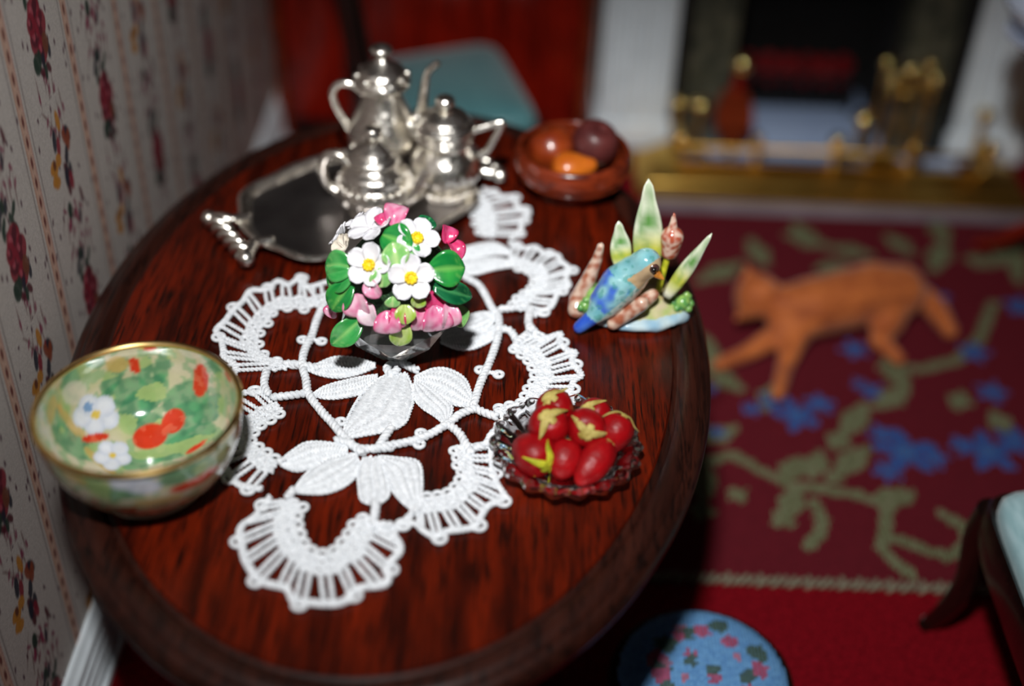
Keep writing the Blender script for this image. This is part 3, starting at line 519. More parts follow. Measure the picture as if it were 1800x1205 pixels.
for li, (le, re) in enumerate(D['LEAVES']):
    n, m = 46, 15
    L = resample(spl([P3(p) for p in le], 8), n=n); R_ = resample(spl([P3(p) for p in re], 8), n=n)
    v = []; f = []
    for i in range(n):
        w_ = (R_[i] - L[i]); end = math.sin(PI * min(1, max(0.0, i / (n - 1) * 1.0)))
        tooth = .012 * (1 if (i // 2) % 2 else -1)
        for j in range(m):
            u = j / (m - 1)
            p = L[i] + w_ * (u + (tooth if j in (0, m - 1) else 0) * (1 if j == 0 else -1))
            ridge = abs(math.sin(u * PI * 4))
            z = .0022 + .0032 * math.sin(PI * u) ** .5 * (0.35 + .65 * end) + .0032 * ridge + .0023 * (1 if (i + (int(u * 4) % 2)) % 2 else -1)
            if j in (0, m - 1): z = .0018
            v.append((p.x, p.y, z))
    for i in range(n - 1):
        for j in range(m - 1):
            a = i * m + j; f.append((a, a + 1, a + m + 1, a + m))
    k = len(v); v2 = [(p[0], p[1], 0.0006) for p in v]                    # underside
    f += [tuple(k + q for q in t[::-1]) for t in f]
    for i in range(n - 1):
        f.append((i * m, (i + 1) * m, k + (i + 1) * m, k + i * m)); f.append(((i + 1) * m + m - 1, i * m + m - 1, k + i * m + m - 1, k + (i + 1) * m + m - 1))
    o = obj('woven_leaf', (v + v2, f), M_LACE, doily, smooth=True, sharp=None)
    mb = MB()                                                             # gimp thread round the leaf
    rope(mb, L + R_[::-1][1:], RC * .55); mb.build('outline_thread', M_LACE, o)
# ------------------------------------------------------------------ silver tray and pots
TRC = Vector((-0.084, 0.290, 0)); TRA = math.radians(36)
tray = empty('silver_tray', (TRC.x, TRC.y, TZ + .010), 'oval silver tray with twisted rope handles carrying the coffee set', 'tray', rz=TRA)
for q in (.9, 2.24, 4.04, 5.38): MB().add(ball((.15 * math.cos(q), .10 * math.sin(q), -.004), .0058, 10, 8)).build('foot', M_SILVER, tray)
def tray_out(t, k=1.0):
    ex = 2.5; c, s = math.cos(t), math.sin(t)
    x = 0.188 * math.copysign(abs(c) ** (2 / ex), c); y = 0.142 * math.copysign(abs(s) ** (2 / ex), s)
    w_ = 1 + .022 * math.cos(8 * t)
    return Vector((x * w_ * k, y * w_ * k, 0))
def tray_sweep(prof, cap):
    n = 144; v = []; f = []
    for k, z in prof:
        for i in range(n):
            p = tray_out(2 * PI * i / n); q = p * (1 - k / p.length); v.append((q.x, q.y, z))
    for i in range(len(prof) - 1):
        for j in range(n):
            l = (j + 1) % n; f.append((i * n + l, i * n + j, (i + 1) * n + j, (i + 1) * n + l))
    if cap: f.append(tuple(range(n))); f.append(tuple((len(prof) - 1) * n + k for k in range(n))[::-1])
    return v, f
obj('tray_plate', tray_sweep([(.022, .004), (.020, .0045), (.020, .001)], True), M_TRAY, tray, sharp=30)
obj('tray_rim', tray_sweep([(.022, .0035), (.020, .006), (.016, .008), (.012, .013), (.006, .015), (.001, .013), (0, .010), (.004, .006), (.012, .0), (.022, .0), (.022, .0035)], False), M_SILVER, tray)
for s in (-1, 1):
    h = MB()
    x0, x1 = s * .177, s * .217
    bar = [Vector((x1, -.052 + .104 * i / 60, .014)) for i in range(61)]
    for ph in (0, PI):                                                # twisted grip
        h.add(tube([p + Vector((math.cos(i * .27 + ph), 0, math.sin(i * .27 + ph))) * .0078 for i, p in enumerate(bar)], .0066, 8))
    g = h.build('handle', M_SILVER, tray)
    e = MB()
    for q in (-1, 1):
        e.add(tube(spl([(x0 - s * .012, q * .040, .012), (x0 + s * .012, q * .036, .015), (s * .200, q * .042, .016), (x1, q * .058, .014)], 6), [.008] * 6 + [.0085] * 6 + [.010] * 7, 10))
        e.add(ball((x1 + s * .002, q * .062, .013), .0125, 14, 10))
    e.build('handle_arm', M_SILVER, g)

def profile(pts, n=5):
    return [(max(0, p.x), p.y) for p in spl([(r, z, 0) for r, z in pts], n)]
def gad(z0, z1, k, amp):
    def fn(r, z, a):
        if z0 < z < z1:
            e = math.sin(PI * (z - z0) / (z1 - z0))
            return r * (1 + amp * e * (abs(math.cos(k * a / 2)) * 2 - 1.2))
        return r
    return fn
def pot(name, loc, label, body, lid, finial, handle, hr, spout, sr, mod, cat='pot', rz=0.0):
    t = empty(name, loc, label, cat, 'silver coffee and tea pots on the tray', rz)
    obj('body', lathe(profile(body), 64, mod), M_SILVER, t, sharp=60)
    l = obj('lid', lathe(profile(lid), 48), M_SILVER, t, sharp=60)
    obj('finial', lathe(profile(finial), 24), M_SILVER, l, sharp=60)
    obj('handle', tube(spl(handle, 8), hr, 10), M_SILVER, t)
    if spout: obj('spout', tube(spl(spout, 8), sr, 12), M_SILVER, t)
    return t
PZ = TZ + .0148
p = pot('coffee_pot', (-.054, .382, PZ), 'tall silver coffee pot with gooseneck spout at the back of the tray', 
    [(0, 0), (.036, 0), (.038, .004), (.034, .010), (.022, .016), (.024, .022), (.044, .038), (.055, .058), (.054, .078), (.045, .100), (.034, .124), (.029, .142), (.031, .148), (.040, .151), (.042, .156), (.036, .158), (0, .158)],
    [(.0, .157), (.040, .157), (.042, .162), (.038, .167), (.037, .171), (.032, .178), (.020, .186), (.011, .193), (.008, .198), (0, .199)],
    [(0, .197), (.006, .197), (.006, .201), (.014, .205), (.017, .209), (.014, .214), (.006, .218), (0, .219)],
    [(-.028, 0, .136), (-.045, 0, .150), (-.066, 0, .150), (-.077, 0, .132), (-.070, 0, .105), (-.056, 0, .080), (-.048, 0, .060)], lambda t: .0065 - .0015 * t,
    [(.040, 0, .070), (.056, 0, .088), (.060, 0, .110), (.064, 0, .150), (.070, 0, .176), (.086, 0, .192)], lambda t: .013 - .0075 * min(1, t * 1.4), None)
mb = MB(); mb.add(ball((.053, -.004, .098), .0115, 14, 10)); mb.add(ball((.062, -.003, .1), .008, 12, 8)); mb.build('spout_collar', M_SILVER, p)
mb = MB()
for k in range(8): mb.add(ball((.0385 * math.cos(k * PI / 4 + .2), .0385 * math.sin(k * PI / 4 + .2), .1685), .0055, 8, 6))
mb.build('lid_beading', M_SILVER, p)
p = pot('tea_pot', (-.057, .268, PZ), 'squat silver teapot with gadrooned base at the front of the tray',
    [(0, 0), (.038, 0), (.040, .004), (.036, .009), (.046, .014), (.055, .028), (.056, .040), (.053, .050), (.053, .054), (.050, .058), (.048, .070), (.038, .078), (.033, .083), (.038, .087), (.038, .091), (.032, .093), (0, .093)],
    [(0, .092), (.036, .092), (.037, .096), (.032, .100), (.028, .106), (.016, .114), (.008, .119), (0, .120)],
    [(0, .118), (.006, .118), (.006, .122), (.013, .127), (.0145, .133), (.011, .140), (0, .143)],
    [(-.040, 0, .072), (-.058, 0, .085), (-.076, 0, .078), (-.083, 0, .055), (-.078, 0, .032), (-.062, 0, .020), (-.05, 0, .02)], lambda t: .0075,
    [(.046, 0, .030), (.062, 0, .040), (.070, 0, .060), (.078, 0, .076), (.086, 0, .082)], lambda t: .015 - .008 * t, gad(.006, .048, 26, .05), rz=-.25)
mb = MB()
for k in range(26):
    a = 2 * PI * k / 26; mb.add(ball((.0545 * math.cos(a), .0545 * math.sin(a), .051), .0048, 8, 6))
mb.build('beaded_band', M_SILVER, p)
p = pot('sugar_pot', (.045, .328, PZ), 'silver lidded pot with angular handle standing at the right of the tray',
    [(0, 0), (.038, 0), (.040, .004), (.037, .010), (.030, .014), (.042, .022), (.054, .036), (.055, .050), (.050, .064), (.042, .076), (.038, .086), (.042, .092), (.044, .096), (.041, .100), (.044, .104), (.041, .108), (.045, .112), (.044, .117), (.037, .119), (0, .119)],
    [(0, .118), (.042, .118), (.043, .121), (.038, .125), (.034, .132), (.022, .139), (.010, .143), (0, .144)],
    [(0, .142), (.007, .142), (.007, .146), (.014, .151), (.015, .157), (.011, .163), (0, .166)],
    [(.040, 0, .108), (.058, 0, .114), (.082, 0, .122), (.085, 0, .117), (.074, 0, .092), (.064, 0, .074), (.052, 0, .066)], lambda t: .0062,
    [(-.034, 0, .096), (-.046, 0, .102), (-.050, 0, .114), (-.056, 0, .118)], lambda t: .010 - .005 * t, gad(.016, .058, 20, .055), rz=.05)
mb = MB()
for k in range(20):
    a = 2 * PI * k / 20; mb.add(ball((.039 * math.cos(a), .039 * math.sin(a), .0080), .0060, 8, 6))
mb.build('beaded_foot', M_SILVER, p)

# ------------------------------------------------------------------ bouquet in a cut crystal vase
bq = empty('flower_vase', (.006, -.058, TZ), 'cut crystal vase packed with white and pink porcelain flowers on the doily', 'vase')
O = Vector(bq.location)
def facet_ring(r, z, n, off): return [(r * math.cos(2 * PI * (k + off) / n), r * math.sin(2 * PI * (k + off) / n), z) for k in range(n)]
v = facet_ring(.036, .0105, 8, .5) + facet_ring(.066, .042, 8, 0) + facet_ring(.074, .064, 8, .5) + facet_ring(.062, .088, 8, .5); f = [tuple(range(8))[::-1]]
for k in range(8):
    l = (k + 1) % 8
    f += [(k, l, 8 + l), (k, 8 + l, 8 + k), (8 + k, 8 + l, 16 + k), (8 + l, 16 + l, 16 + k), (16 + k, 16 + l, 24 + l, 24 + k)]
f.append(tuple(24 + k for k in range(8)))
obj('vase', (v, f), M_CRYSTAL, bq, smooth=False)
MOSS = mat('dark_green_moss', S(52, 92, 52), S(26, 50, 30), scale=90, rough=0.7, bump=0.6)
obj('moss_mound', ball((.004, 0, .122), .066, 20, 12), MOSS, bq)

def petal(L, W, cup, n=9, m=7, heart=0.10, base=.22, th=.0014):
    """a rounded petal growing along +y from the origin, cupped towards +z"""
    v = []; f = []
    for side in (1, 0):
        for i in range(n):
            t = i / (n - 1)
            w_ = W * (base + (1 - base) * math.sin(PI * min(1, t * .62 + .02)) ** 1.0) * (math.sqrt(max(0, 1 - max(0, (t - .55) / .45) ** 2)) if t > .55 else 1)
            for j in range(m):
                u = j / (m - 1) * 2 - 1
                y = L * t - L * heart * (1 - abs(u)) ** 2 * (t ** 6)
                z = cup * L * (t ** 2 * .55 + .35 * u * u * math.sin(PI * t)) + th * side
                v.append((u * w_ / 2, y, z))
    k = n * m
    for i in range(n - 1):
        for j in range(m - 1):
            a = i * m + j; f.append((a, a + 1, a + m + 1, a + m)); f.append((k + a + m, k + a + m + 1, k + a + 1, k + a))
    rim = [j for j in range(m)] + [i * m + m - 1 for i in range(1, n)] + [(n - 1) * m + j for j in range(m - 2, -1, -1)] + [i * m for i in range(n - 2, 0, -1)]
    for a, b in zip(rim, rim[1:] + rim[:1]): f.append((b, a, k + a, k + b))
    return v, f
def white_flower(i, pos, n, r, cup, npet=5, centre=True, m=None, face=0.35):
    n = (Vector(n) * (1 - face) + (CAM - Vector(pos)).normalized() * face).normalized()
    Bm = Matrix.Translation(Vector(pos) - O - n * .002) @ basis(n, (0.3 * math.sin(i * 2.1), .2, 1))
    mb = MB()
    for k in range(npet):
        a = 2 * PI * (k + .13 * i) / npet
        mb.add(xf(petal(r, r * .86, cup), Bm @ Matrix.Rotation(a, 4, 'Z') @ Matrix.Rotation(.06 * math.sin(k * 2.3 + i), 4, 'X')))
    fo_ = mb.build('flower', m or M_WHITEP, bq)
    if centre:
        c = MB()
        c.add(ball((0, 0, .0), r * .27, 12, 8, (1, 1, .55), None))
        for k in range(9): c.add(ball((r * .2 * math.cos(k * .7), r * .2 * math.sin(k * .7), r * .12), r * .09, 8, 6))
        obj('flower_centre', xf((c.v, c.f), Bm @ Matrix.Translation((0, 0, .0035))), M_YEL, fo_)
WF = D['WHITE']
white_flower(0, *WF[0], .030, .45, face=.55); white_flower(1, *WF[1], .029, .6, face=.25); white_flower(2, *WF[2], .029, .5, face=.15)
white_flower(3, *WF[3], .030, .45, centre=False, face=.0); white_flower(4, *WF[4], .019, .8, centre=False, face=.0)
white_flower(5, *WF[5], .018, .9, npet=6, centre=False, m=M_CREAMP, face=.1); white_flower(6, *WF[6], .018, .7, npet=4, centre=False, face=.0)

def leafy(name, pos, n, tip, W, colfn, m, curl=.25, fold=.25, n_=15, m_=9, th=.0014, lift=0.0, rnd_=False):
    n = (Vector(n).normalized() * .5 + (CAM - Vector(pos)).normalized() * .5).normalized()
    pos = Vector(pos) - O; tip = Vector(tip) - O; ax = tip - pos; L = ax.length
    y = ax.normalized(); z = (n - y * n.dot(y)).normalized(); x = y.cross(z)
    mb = MB(); v = []; f = []; c = []
    for side in (1, 0):
        for i in range(n_):
            t = i / (n_ - 1); w_ = W * math.sin(PI * (t * .90 + .08)) ** .8 * (1 - .1 * t)
            if rnd_: w_ = W * max(.06, (1 - (2 * t - 1) ** 4)) ** .5 * (.72 + .28 * math.sin(PI * t * .8))
            elif i == n_ - 1: w_ = W * .05
            for j in range(m_):
                u = j / (m_ - 1) * 2 - 1
                hz = L * (curl * math.sin(PI * t * .9) * .5 + fold * .5 * u * u * math.sin(PI * t)) - .0012 * math.exp(-(u / .12) ** 2) + th * side + lift
                v.append(pos + y * (L * t) + x * (u * w_ / 2) + z * hz); c.append(colfn(t, u))
    k = n_ * m_
    for i in range(n_ - 1):
        for j in range(m_ - 1):
            a = i * m_ + j; f.append((a, a + 1, a + m_ + 1, a + m_)); f.append((k + a + m_, k + a + m_ + 1, k + a + 1, k + a))
    rim = [j for j in range(m_)] + [i * m_ + m_ - 1 for i in range(1, n_)] + [(n_ - 1) * m_ + j for j in range(m_ - 2, -1, -1)] + [i * m_ for i in range(n_ - 2, 0, -1)]
    for a, b in zip(rim, rim[1:] + rim[:1]): f.append((b, a, k + a, k + b))
    mb.v = [tuple(p) for p in v]; mb.f = f; mb.c = c
    return mb.build(name, m, bq)
def green(base, vein, edge):
    def fn(t, u):
        k = noise.noise(Vector((t * 3, u * 2, base[1] * 50)))
        cc = lerp3(base, edge, min(1, max(0, .35 + k + .45 * (abs(u) > .82))))
        if abs(u) < .13: cc = lerp3(cc, vein, .7)
        if abs(math.sin((t * 5 - abs(u) * 1.2) * PI)) < .12: cc = lerp3(cc, vein, .3)
        return cc
    return fn
G_D = green(S(24, 128, 58), S(128, 196, 96), S(56, 158, 66)); G_M = green(S(46, 150, 70), S(150, 206, 120), S(100, 186, 104))
G_P = green(S(122, 190, 104), S(196, 222, 150), S(170, 208, 140)); G_Y = green(S(150, 186, 62), S(206, 218, 140), S(196, 212, 140)); G_X = green(S(12, 84, 50), S(80, 160, 96), S(30, 116, 70))
LK = [(.048, G_D), (.030, G_X), (.030, G_P), (.042, G_M), (.036, G_D), (.034, G_M), (.044, G_D), (.036, G_P), (.030, G_Y), (.028, G_Y), (.026, G_X), (.030, G_P), (.036, G_M), (.02, G_P), (.02, G_Y), (.024, G_M)]
for (pp, nn, tt), (w_, g_) in zip(D['LEAF'], LK): leafy('leaf', pp, nn, tt, w_, g_, M_PAINT)
def pink(a, b, edge):
    def fn(t, u):
        k = noise.noise(Vector((t * 4 + a[0] * 9, u * 3, 1.7)))
        cc = lerp3(a, b, min(1, max(0, t * .5 + k * .7 + .2)))
        return lerp3(cc, edge, .8) if (abs(u) > .8 or t > .93) else cc
    return fn
K_L = pink(S(232, 128, 170), S(246, 214, 226), S(226, 110, 158)); K_M = pink(S(222, 84, 142), S(240, 190, 212), S(206, 44, 112)); K_H = pink(S(208, 36, 96), S(224, 100, 150), S(190, 16, 74))
PK = [(.034, K_L), (.020, K_L), (.034, K_M), (.040, K_M), (.030, K_M), (.016, K_H), (.022, K_H), (.022, K_H), (.022, K_M)]
for (pp, nn, tt), (w_, g_) in zip(D['PINK'], PK): leafy('pink_petal', pp, nn, tt, w_, g_, M_PAINT, curl=.5, fold=.5, rnd_=True)
# side petals that make the two-lobed pink blooms
def shifted(i, dx, dz): 
    pp, nn, tt = D['PINK'][i]; s = cR * dx + cU * dz; return tuple(Vector(pp) + s), nn, tuple(Vector(tt) + s)
leafy('pink_petal', *shifted(0, .013, -.012), .026, pink(S(244, 214, 226), S(250, 240, 242), S(232, 150, 186)), M_PAINT, curl=.45, fold=.5, lift=-.003, rnd_=True)
leafy('pink_petal', *shifted(3, -.018, .0), .030, K_M, M_PAINT, curl=.5, fold=.4, lift=-.003, rnd_=True)
leafy('pink_petal', *shifted(3, .018, .004), .026, K_L, M_PAINT, curl=.5, fold=.4, lift=-.002, rnd_=True)
leafy('pink_petal', *shifted(3, .0, .018), .034, K_H, M_PAINT, curl=.3, fold=.7, lift=-.004)
leafy('pink_petal', *shifted(2, .012, .006), .022, K_H, M_PAINT, curl=.5, fold=.4, lift=-.003, rnd_=True)

# ------------------------------------------------------------------ bird figurine
BD = D['BIRD']
bf = empty('bird_figurine', (.325, .045, TZ), 'porcelain bluebird figurine perched among green leaves near the table edge', 'figurine')
BO = Vector(bf.location)
def L_(p): return Vector(p) - BO
def mound_col(p):
    k = noise.noise(p * 45) ; g = noise.noise(p * 90 + Vector((3, 1, 7)))
    c = lerp3(S(196, 216, 220), S(150, 190, 214), min(1, max(0, .5 + k)))
    if p.z > .018: c = lerp3(S(206, 190, 160), S(170, 190, 110), min(1, max(0, .5 + g * 1.2)))
    if p.z > .03: c = lerp3(c, S(190, 140, 104), .4)
    return c
caps = [((-.052, .005, .004), (.052, .012, .004), .026, .026), ((-.04, -.014, .003), (.03, -.026, .003), .018, .016), ((.0, .02, .008), (.03, .035, .012), .032, .028),
        ((-.05, .02, .012), (-.02, .02, .024), .022, .018), ((-.02, .01, .02), (.03, .01, .022), .022, .02), ((.0, -.02, .0), (.06, .0, .0), .022, .022)]
plate = ([(p_[0] * 1.0 - .0, p_[1] * .70 + .008, p_[2]) for p_ in lathe(profile([(0, .0045), (.072, .0045), (.080, .008), (.078, .013), (.066, .017), (0, .02)], 3), 32)[0]], lathe(profile([(0, .0045), (.072, .0045), (.080, .008), (.078, .013), (.066, .017), (0, .02)], 3), 32)[1])
mound = blob('base', [((a[0], a[1], max(a[2], .004)), (b[0], b[1], max(b[2], .004)), ra, rb) for a, b, ra, rb in caps], .0035, M_PAINT, bf, 4, extra=[plate])
for q in mound.data.vertices:
    if q.co.z < .002: q.co.z = .002
setcol(mound.data, [mound_col(Vector(q.co)) for q in mound.data.vertices])
tail, tb, b1, b2, b3, hd, bb, bt = [L_(BD[k]) for k in ('tail', 'tailb', 'b1', 'b2', 'b3', 'head', 'bb', 'bt')]
ax = (b3 - tail).normalized()
fr = -cF
def bird_col(p):
    t = (p - tail).dot(ax) / (b3 - tail).length
    k = noise.noise(p * 60); k2 = noise.noise(p * 130 + Vector((5, 2, 1)))
    c = lerp3(S(150, 202, 206), S(110, 176, 186), min(1, max(0, .5 + k)))
    side = (p - (tail + ax * (p - tail).dot(ax)))
    lower = side.dot(Vector((.7, 0, -.7)))
    if .38 < t < .82 and lower < .004: c = lerp3(c, S(70, 110, 204), min(1, max(0, .55 + 2 * k)))
    if lower > .006: c = lerp3(c, S(214, 214, 200), .6)
    if k2 > .28: c = lerp3(c, S(74, 150, 140), .6)
    if t < .22: c = lerp3(S(36, 72, 186), S(70, 120, 214), min(1, max(0, .4 + k)))
    d = (p - hd).dot(Vector((.6, -.5, -.62)).normalized())
    if t > .9 and d > .004: c = lerp3(c, S(206, 160, 104), .8)
    return c
bird = blob('bird_body', [(tail + Vector((0, 0, .003)), tb, .009, .012), (tb, b1, .013, .0225), (b1, b2, .0235, .0285), (b2, b3, .0285, .024), (b3, hd, .023, .021), (hd, bb, .019, .006)], .0022, M_PAINT, bf, 5, bird_col)
obj('beak', tube([bb - (bt - bb) * .3, bb.lerp(bt, .3), bb.lerp(bt, .7), bt], [.0065, .0055, .0035, .001], 10), mat('amber_glaze', S(196, 130, 50), S(150, 86, 26), scale=120, rough=.25, coat=.5), bird)
eye_c = hd + Vector((.006, -.0165, .0035))
obj('eye_patch', ball(hd + Vector((.0075, -.0145, .002)), .0085, 12, 8, (1.1, .7, .9)), mat('brown_eye_patch', S(92, 56, 44), S(50, 40, 44), scale=200, rough=.25, coat=.5), bird)
obj('eye', ball(hd + Vector((.0085, -.0200, .003)), .004, 12, 8), M_DOT, bird)
def grn_leaf(t, u):
    k = noise.noise(Vector((t * 5, u * 2.5, 4.4)))
    c = lerp3(S(238, 240, 220), S(214, 210, 70), min(1, max(0, 1.1 - abs(t - .28) * 4.5)))
    c = lerp3(c, S(96, 152, 74), min(1, max(0, (1.05 - abs(t - .58) * 2.0) * (.7 + 1.1 * k))))
    return c
def blade(pair, W, name='blade_leaf', fn=grn_leaf, th=.004, nrm=None):
    a, b = [L_(q) for q in pair]; y = (b - a).normalized(); L = (b - a).length
    z = Vector(nrm or -cF); z = (z - y * z.dot(y)).normalized(); x = y.cross(z)
    mb = MB(); v = []; c = []; f = []; n_, m_ = 17, 12
    for i in range(n_):
        t = i / (n_ - 1); w_ = W * (.62 + .38 * math.sin(PI * min(1, t * 1.25))) * math.sqrt(max(0.0, 1 - max(0, (t - .45) / .55) ** 2.2))
        w_ = max(w_, .0006)
        for j in range(m_):
            an = 2 * PI * j / m_; u = math.cos(an)
            p = a + y * (L * t) + x * (w_ * u) + z * (th * math.sin(an) * min(1, w_ / W + .2) + .25 * w_ * u * u - L * .05 * t * t)
            v.append(tuple(p)); c.append(fn(t, u))
    for i in range(n_ - 1):
        for j in range(m_):
            l = (j + 1) % m_; f.append((i * m_ + j, i * m_ + l, (i + 1) * m_ + l, (i + 1) * m_ + j))
    f += [tuple(range(m_))[::-1], tuple((n_ - 1) * m_ + k for k in range(m_))]
    mb.v, mb.f, mb.c = v, f, c; return mb.build(name, M_PAINT, bf)
blade(BD['L1'], .0205); blade(BD['L2'], .0145); blade((BD['L3'][0], BD['L3'][1]), .0105, th=.007)
def brown(p):
    k = noise.noise(p * 120); return lerp3(S(218, 190, 170), S(166, 96, 70), min(1, max(0, .5 + k * 1.3)))
br = [L_(q) for q in BD['branch']]
blob('branch', [(br[0] + Vector((0, 0, .016)), br[1], .013, .012), (br[1], br[2], .012, .011), (br[2], br[3], .011, .008), (br[3], br[4], .008, .0055)], .0028, M_PAINT, bf, 3, brown)
t0, t1 = [L_(q) for q in BD['tw1']]; blob('twig', [(t0, t1, .010, .011)], .0028, M_PAINT, bf, 3, brown)
t0, t1 = [L_(q) for q in BD['tw2']]; blob('twig', [(t0, t0.lerp(t1, .55), .011, .009)], .0028, M_PAINT, bf, 3, brown)
u0, u1, u2 = [L_(q) for q in BD['bud']]
obj('bud_stem', tube([u0 - Vector((.004, 0, .03)), u0, u1], [.005, .0045, .004], 8), M_CALYXG, bf)
def bud_col(p):
    k = noise.noise(p * 160); return lerp3(S(222, 190, 172), S(178, 84, 60), min(1, max(0, .55 + k * 1.6)))
bd = blob('flower_bud', [(u1 - Vector((.001, 0, .012)), u1 + Vector((0, 0, .010)), .013, .0165), (u1.lerp(u2, .42), u2, .008, .0028)], .0026, M_PAINT, bf, 2, bud_col)
MOSSG = mat('moss_glaze', S(150, 190, 96), S(70, 140, 76), scale=90, rough=.25, coat=.6)
for cpt, r, n in ((L_(BD['mossL']) + Vector((0, -.004, -.014)), .012, 12), (L_(BD['mossR']) + Vector((-.004, -.01, -.012)), .012, 12), (L_(BD['mossL']) + Vector((-.012, -.012, -.028)), .010, 8)):
    mb = MB(); rq = random.Random(n)
    for k in range(n):
        dv = Vector((rq.gauss(0, 1), rq.gauss(0, 1), rq.gauss(0, 1))).normalized() * r; mb.add(ball(cpt + dv, .0055, 8, 6))
    mb.add(ball(cpt, r, 10, 8)); mb.build('moss_tuft', MOSSG, bf)

# ------------------------------------------------------------------ pressed glass dish of strawberries
dish = empty('glass_dish', (.229, -.256, TZ), 'small clear pressed-glass dish with scalloped rim holding strawberries', 'dish')
def scal(r, z, a): return r + (.0035 * math.cos(18 * a) if r > .07 else 0)
obj('dish_body', lathe([(0, .0075), (.050, .0075), (.056, .009), (.066, .016), (.080, .026), (.088, .029), (.0905, .026), (.088, .021), (.074, .011), (.062, .0035), (.050, .0005), (.047, .003), (0, .003)], 108, scal), M_GLASS, dish)
mb = MB()
for k in range(36):
    a = 2 * PI * k / 36; mb.add(ball((.0845 * math.cos(a), .0845 * math.sin(a), .0285), .0042, 10, 7))
mb.build('rim_beading', M_GLASS, dish)
BL = ['plump dark red strawberry with bright green stalk at the left of the glass dish', 'round red strawberry in the front middle of the glass dish, no leaves showing', 'long pointed strawberry lying at the front right of the dish',
      'strawberry with star-shaped dry calyx on top of the pile, left of centre', 'topmost rear strawberry in the glass dish, calyx tilted to the back', 'strawberry whose calyx droops down its front, centre of the pile',
      'strawberry at the right of the pile with leaves hanging over the rim', 'strawberry mostly hidden at the back of the pile, only calyx showing']
for i, (cc, tt, r) in enumerate(D['BERRY']):
    cc = Vector(cc); ax = (Vector(tt) - cc).normalized()
    cc = cc + Vector((0, .008, 0)); r = r * .95
    root = empty('strawberry', cc, BL[i], 'strawberry', 'strawberries in the glass dish')
    Bm = basis(ax, (0, .3, 1)); L = r * (1.9 if i == 2 else 1.25)
    pr = [(0, -.92), (.35, -.93), (.72, -.80), (.95, -.45), (1.0, -.05), (.9, .35), (.66, .75), (.36, 1.0), (.14, 1.09), (0, 1.11)]
    pr = [(p_[0], p_[1]) for p_ in profile(pr, 3)]
    m_ = M_BERRY
    obj('berry', xf(lathe([(a * r, b * L * .86) for a, b in pr], 28, lambda rr, z, a: rr * (1 + .03 * math.sin(3 * a + i))), Bm), m_, root)
    cal = MB(); np_ = 5
    back = -ax
    Bc = Matrix.Translation(back * (L * .80)) @ basis(back, (0.2, .1, 1))
    for k in range(np_ if i != 0 else 6):
        a = 2 * PI * k / np_ + i * .7; ln = r * (1.15 if k % 2 else .85); wd = r * .24
        pts = [(0, 0, .002), (0, ln * .35, .0015), (0, ln * .7, -r * .22), (0, ln, -r * (.45 + .25 * math.sin(k * 2 + i)))]
        tv = tube(spl(pts, 4), lambda t: wd * (.35 + .65 * math.sin(PI * min(1, t * .8 + .18))) * (1 - t) ** .5 + .0004, 8, flat=.22)
        cal.add(xf(tv, Bc @ Matrix.Rotation(a, 4, 'Z')))
    cal.add(xf(ball((0, 0, .001), r * .22, 8, 6, (1, 1, .5)), Bc))
    cal.build('calyx', M_CALYXG if i == 0 else M_CALYX, root)

# ------------------------------------------------------------------ painted china bowl
pb = empty('painted_bowl', (-.259, -.318, TZ), 'gilt-rimmed china bowl painted with strawberries and white flowers, beside the wall', 'bowl')
outer = [(0, .0), (.060, .0), (.066, .002), (.068, .007), (.072, .013), (.088, .028), (.101, .048), (.110, .072), (.1145, .098), (.1155, .1125)]
inner = [(.1105, .1125), (.1085, .096), (.103, .072), (.093, .050), (.076, .032), (.050, .020), (.025, .0155), (0, .015)]
PC = {'leaf': S(78, 160, 108), 'pale': S(216, 210, 190), 'ochre': S(206, 172, 96), 'white': S(228, 232, 242), 'yellow': S(226, 196, 84), 'bluish': S(120, 160, 206), 'red': S(214, 52, 22)}
feats = D['BOWL']
def paint(p, out):
    k = noise.noise(p * 38); k2 = noise.noise(p * 90 + Vector((9, 4, 2)))
    c = lerp3(S(212, 202, 176), S(186, 190, 138), min(1, max(0, .4 + k)))
    if k2 > .1: c = lerp3(c, S(110, 170, 118), .55)
    for kind, h, axv, r, asp in feats:
        d = p - Vector(h)
        if d.length > r * 1.15: continue
        a = Vector(axv); al = d.dot(a); pe = (d - a * al).length
        e = math.sqrt((al / r) ** 2 + (pe / (r * asp)) ** 2)
        if e < 1.08:
            cc = PC[kind]
            if kind == 'leaf': cc = lerp3(lerp3(cc, S(60, 128, 92), min(1, max(0, .5 + k2 * 1.6))), S(176, 198, 120), .7 if k > .18 else 0)
            if kind == 'red': cc = lerp3(cc, S(236, 130, 96), .35 if k2 > .25 else 0)
            if kind == 'white': cc = lerp3(cc, S(176, 190, 216), min(.7, max(0, e - .5)))
            c = lerp3(c, cc, min(1, (1.08 - e) * 7) * (.75 if kind in ('leaf', 'ochre', 'pale') else .97))
    if out and not any((p - Vector(q[1])).length < q[3] for q in feats):
        c = lerp3(c, S(110, 160, 110), min(.8, max(0, .25 + k2 * 1.5))) if k < .1 else c
        if k2 > .33 and p.z > .03: c = S(206, 70, 34)
    return c
for nm, prf, out in (('bowl_outside', outer, True), ('bowl_inside', inner, False)):
    pr = profile(prf, 8 if out else 12)
    vv, ff = lathe(pr, 180, caps=False)
    mb = MB(); mb.v, mb.f = vv, ff
    mb.c = [paint(Vector(q), out) if q[2] > (.012 if out else 0) else S(214, 202, 176) for q in vv]
    mb.build(nm, M_BOWLP, pb, sharp=70)
obj('gilt_rim', lathe([(.1155, .1105), (.1170, .1120), (.1172, .1145), (.1150, .1168), (.1118, .1168), (.1098, .1145), (.1100, .1120), (.1110, .1105)], 120, closed=True), M_GOLD, pb)

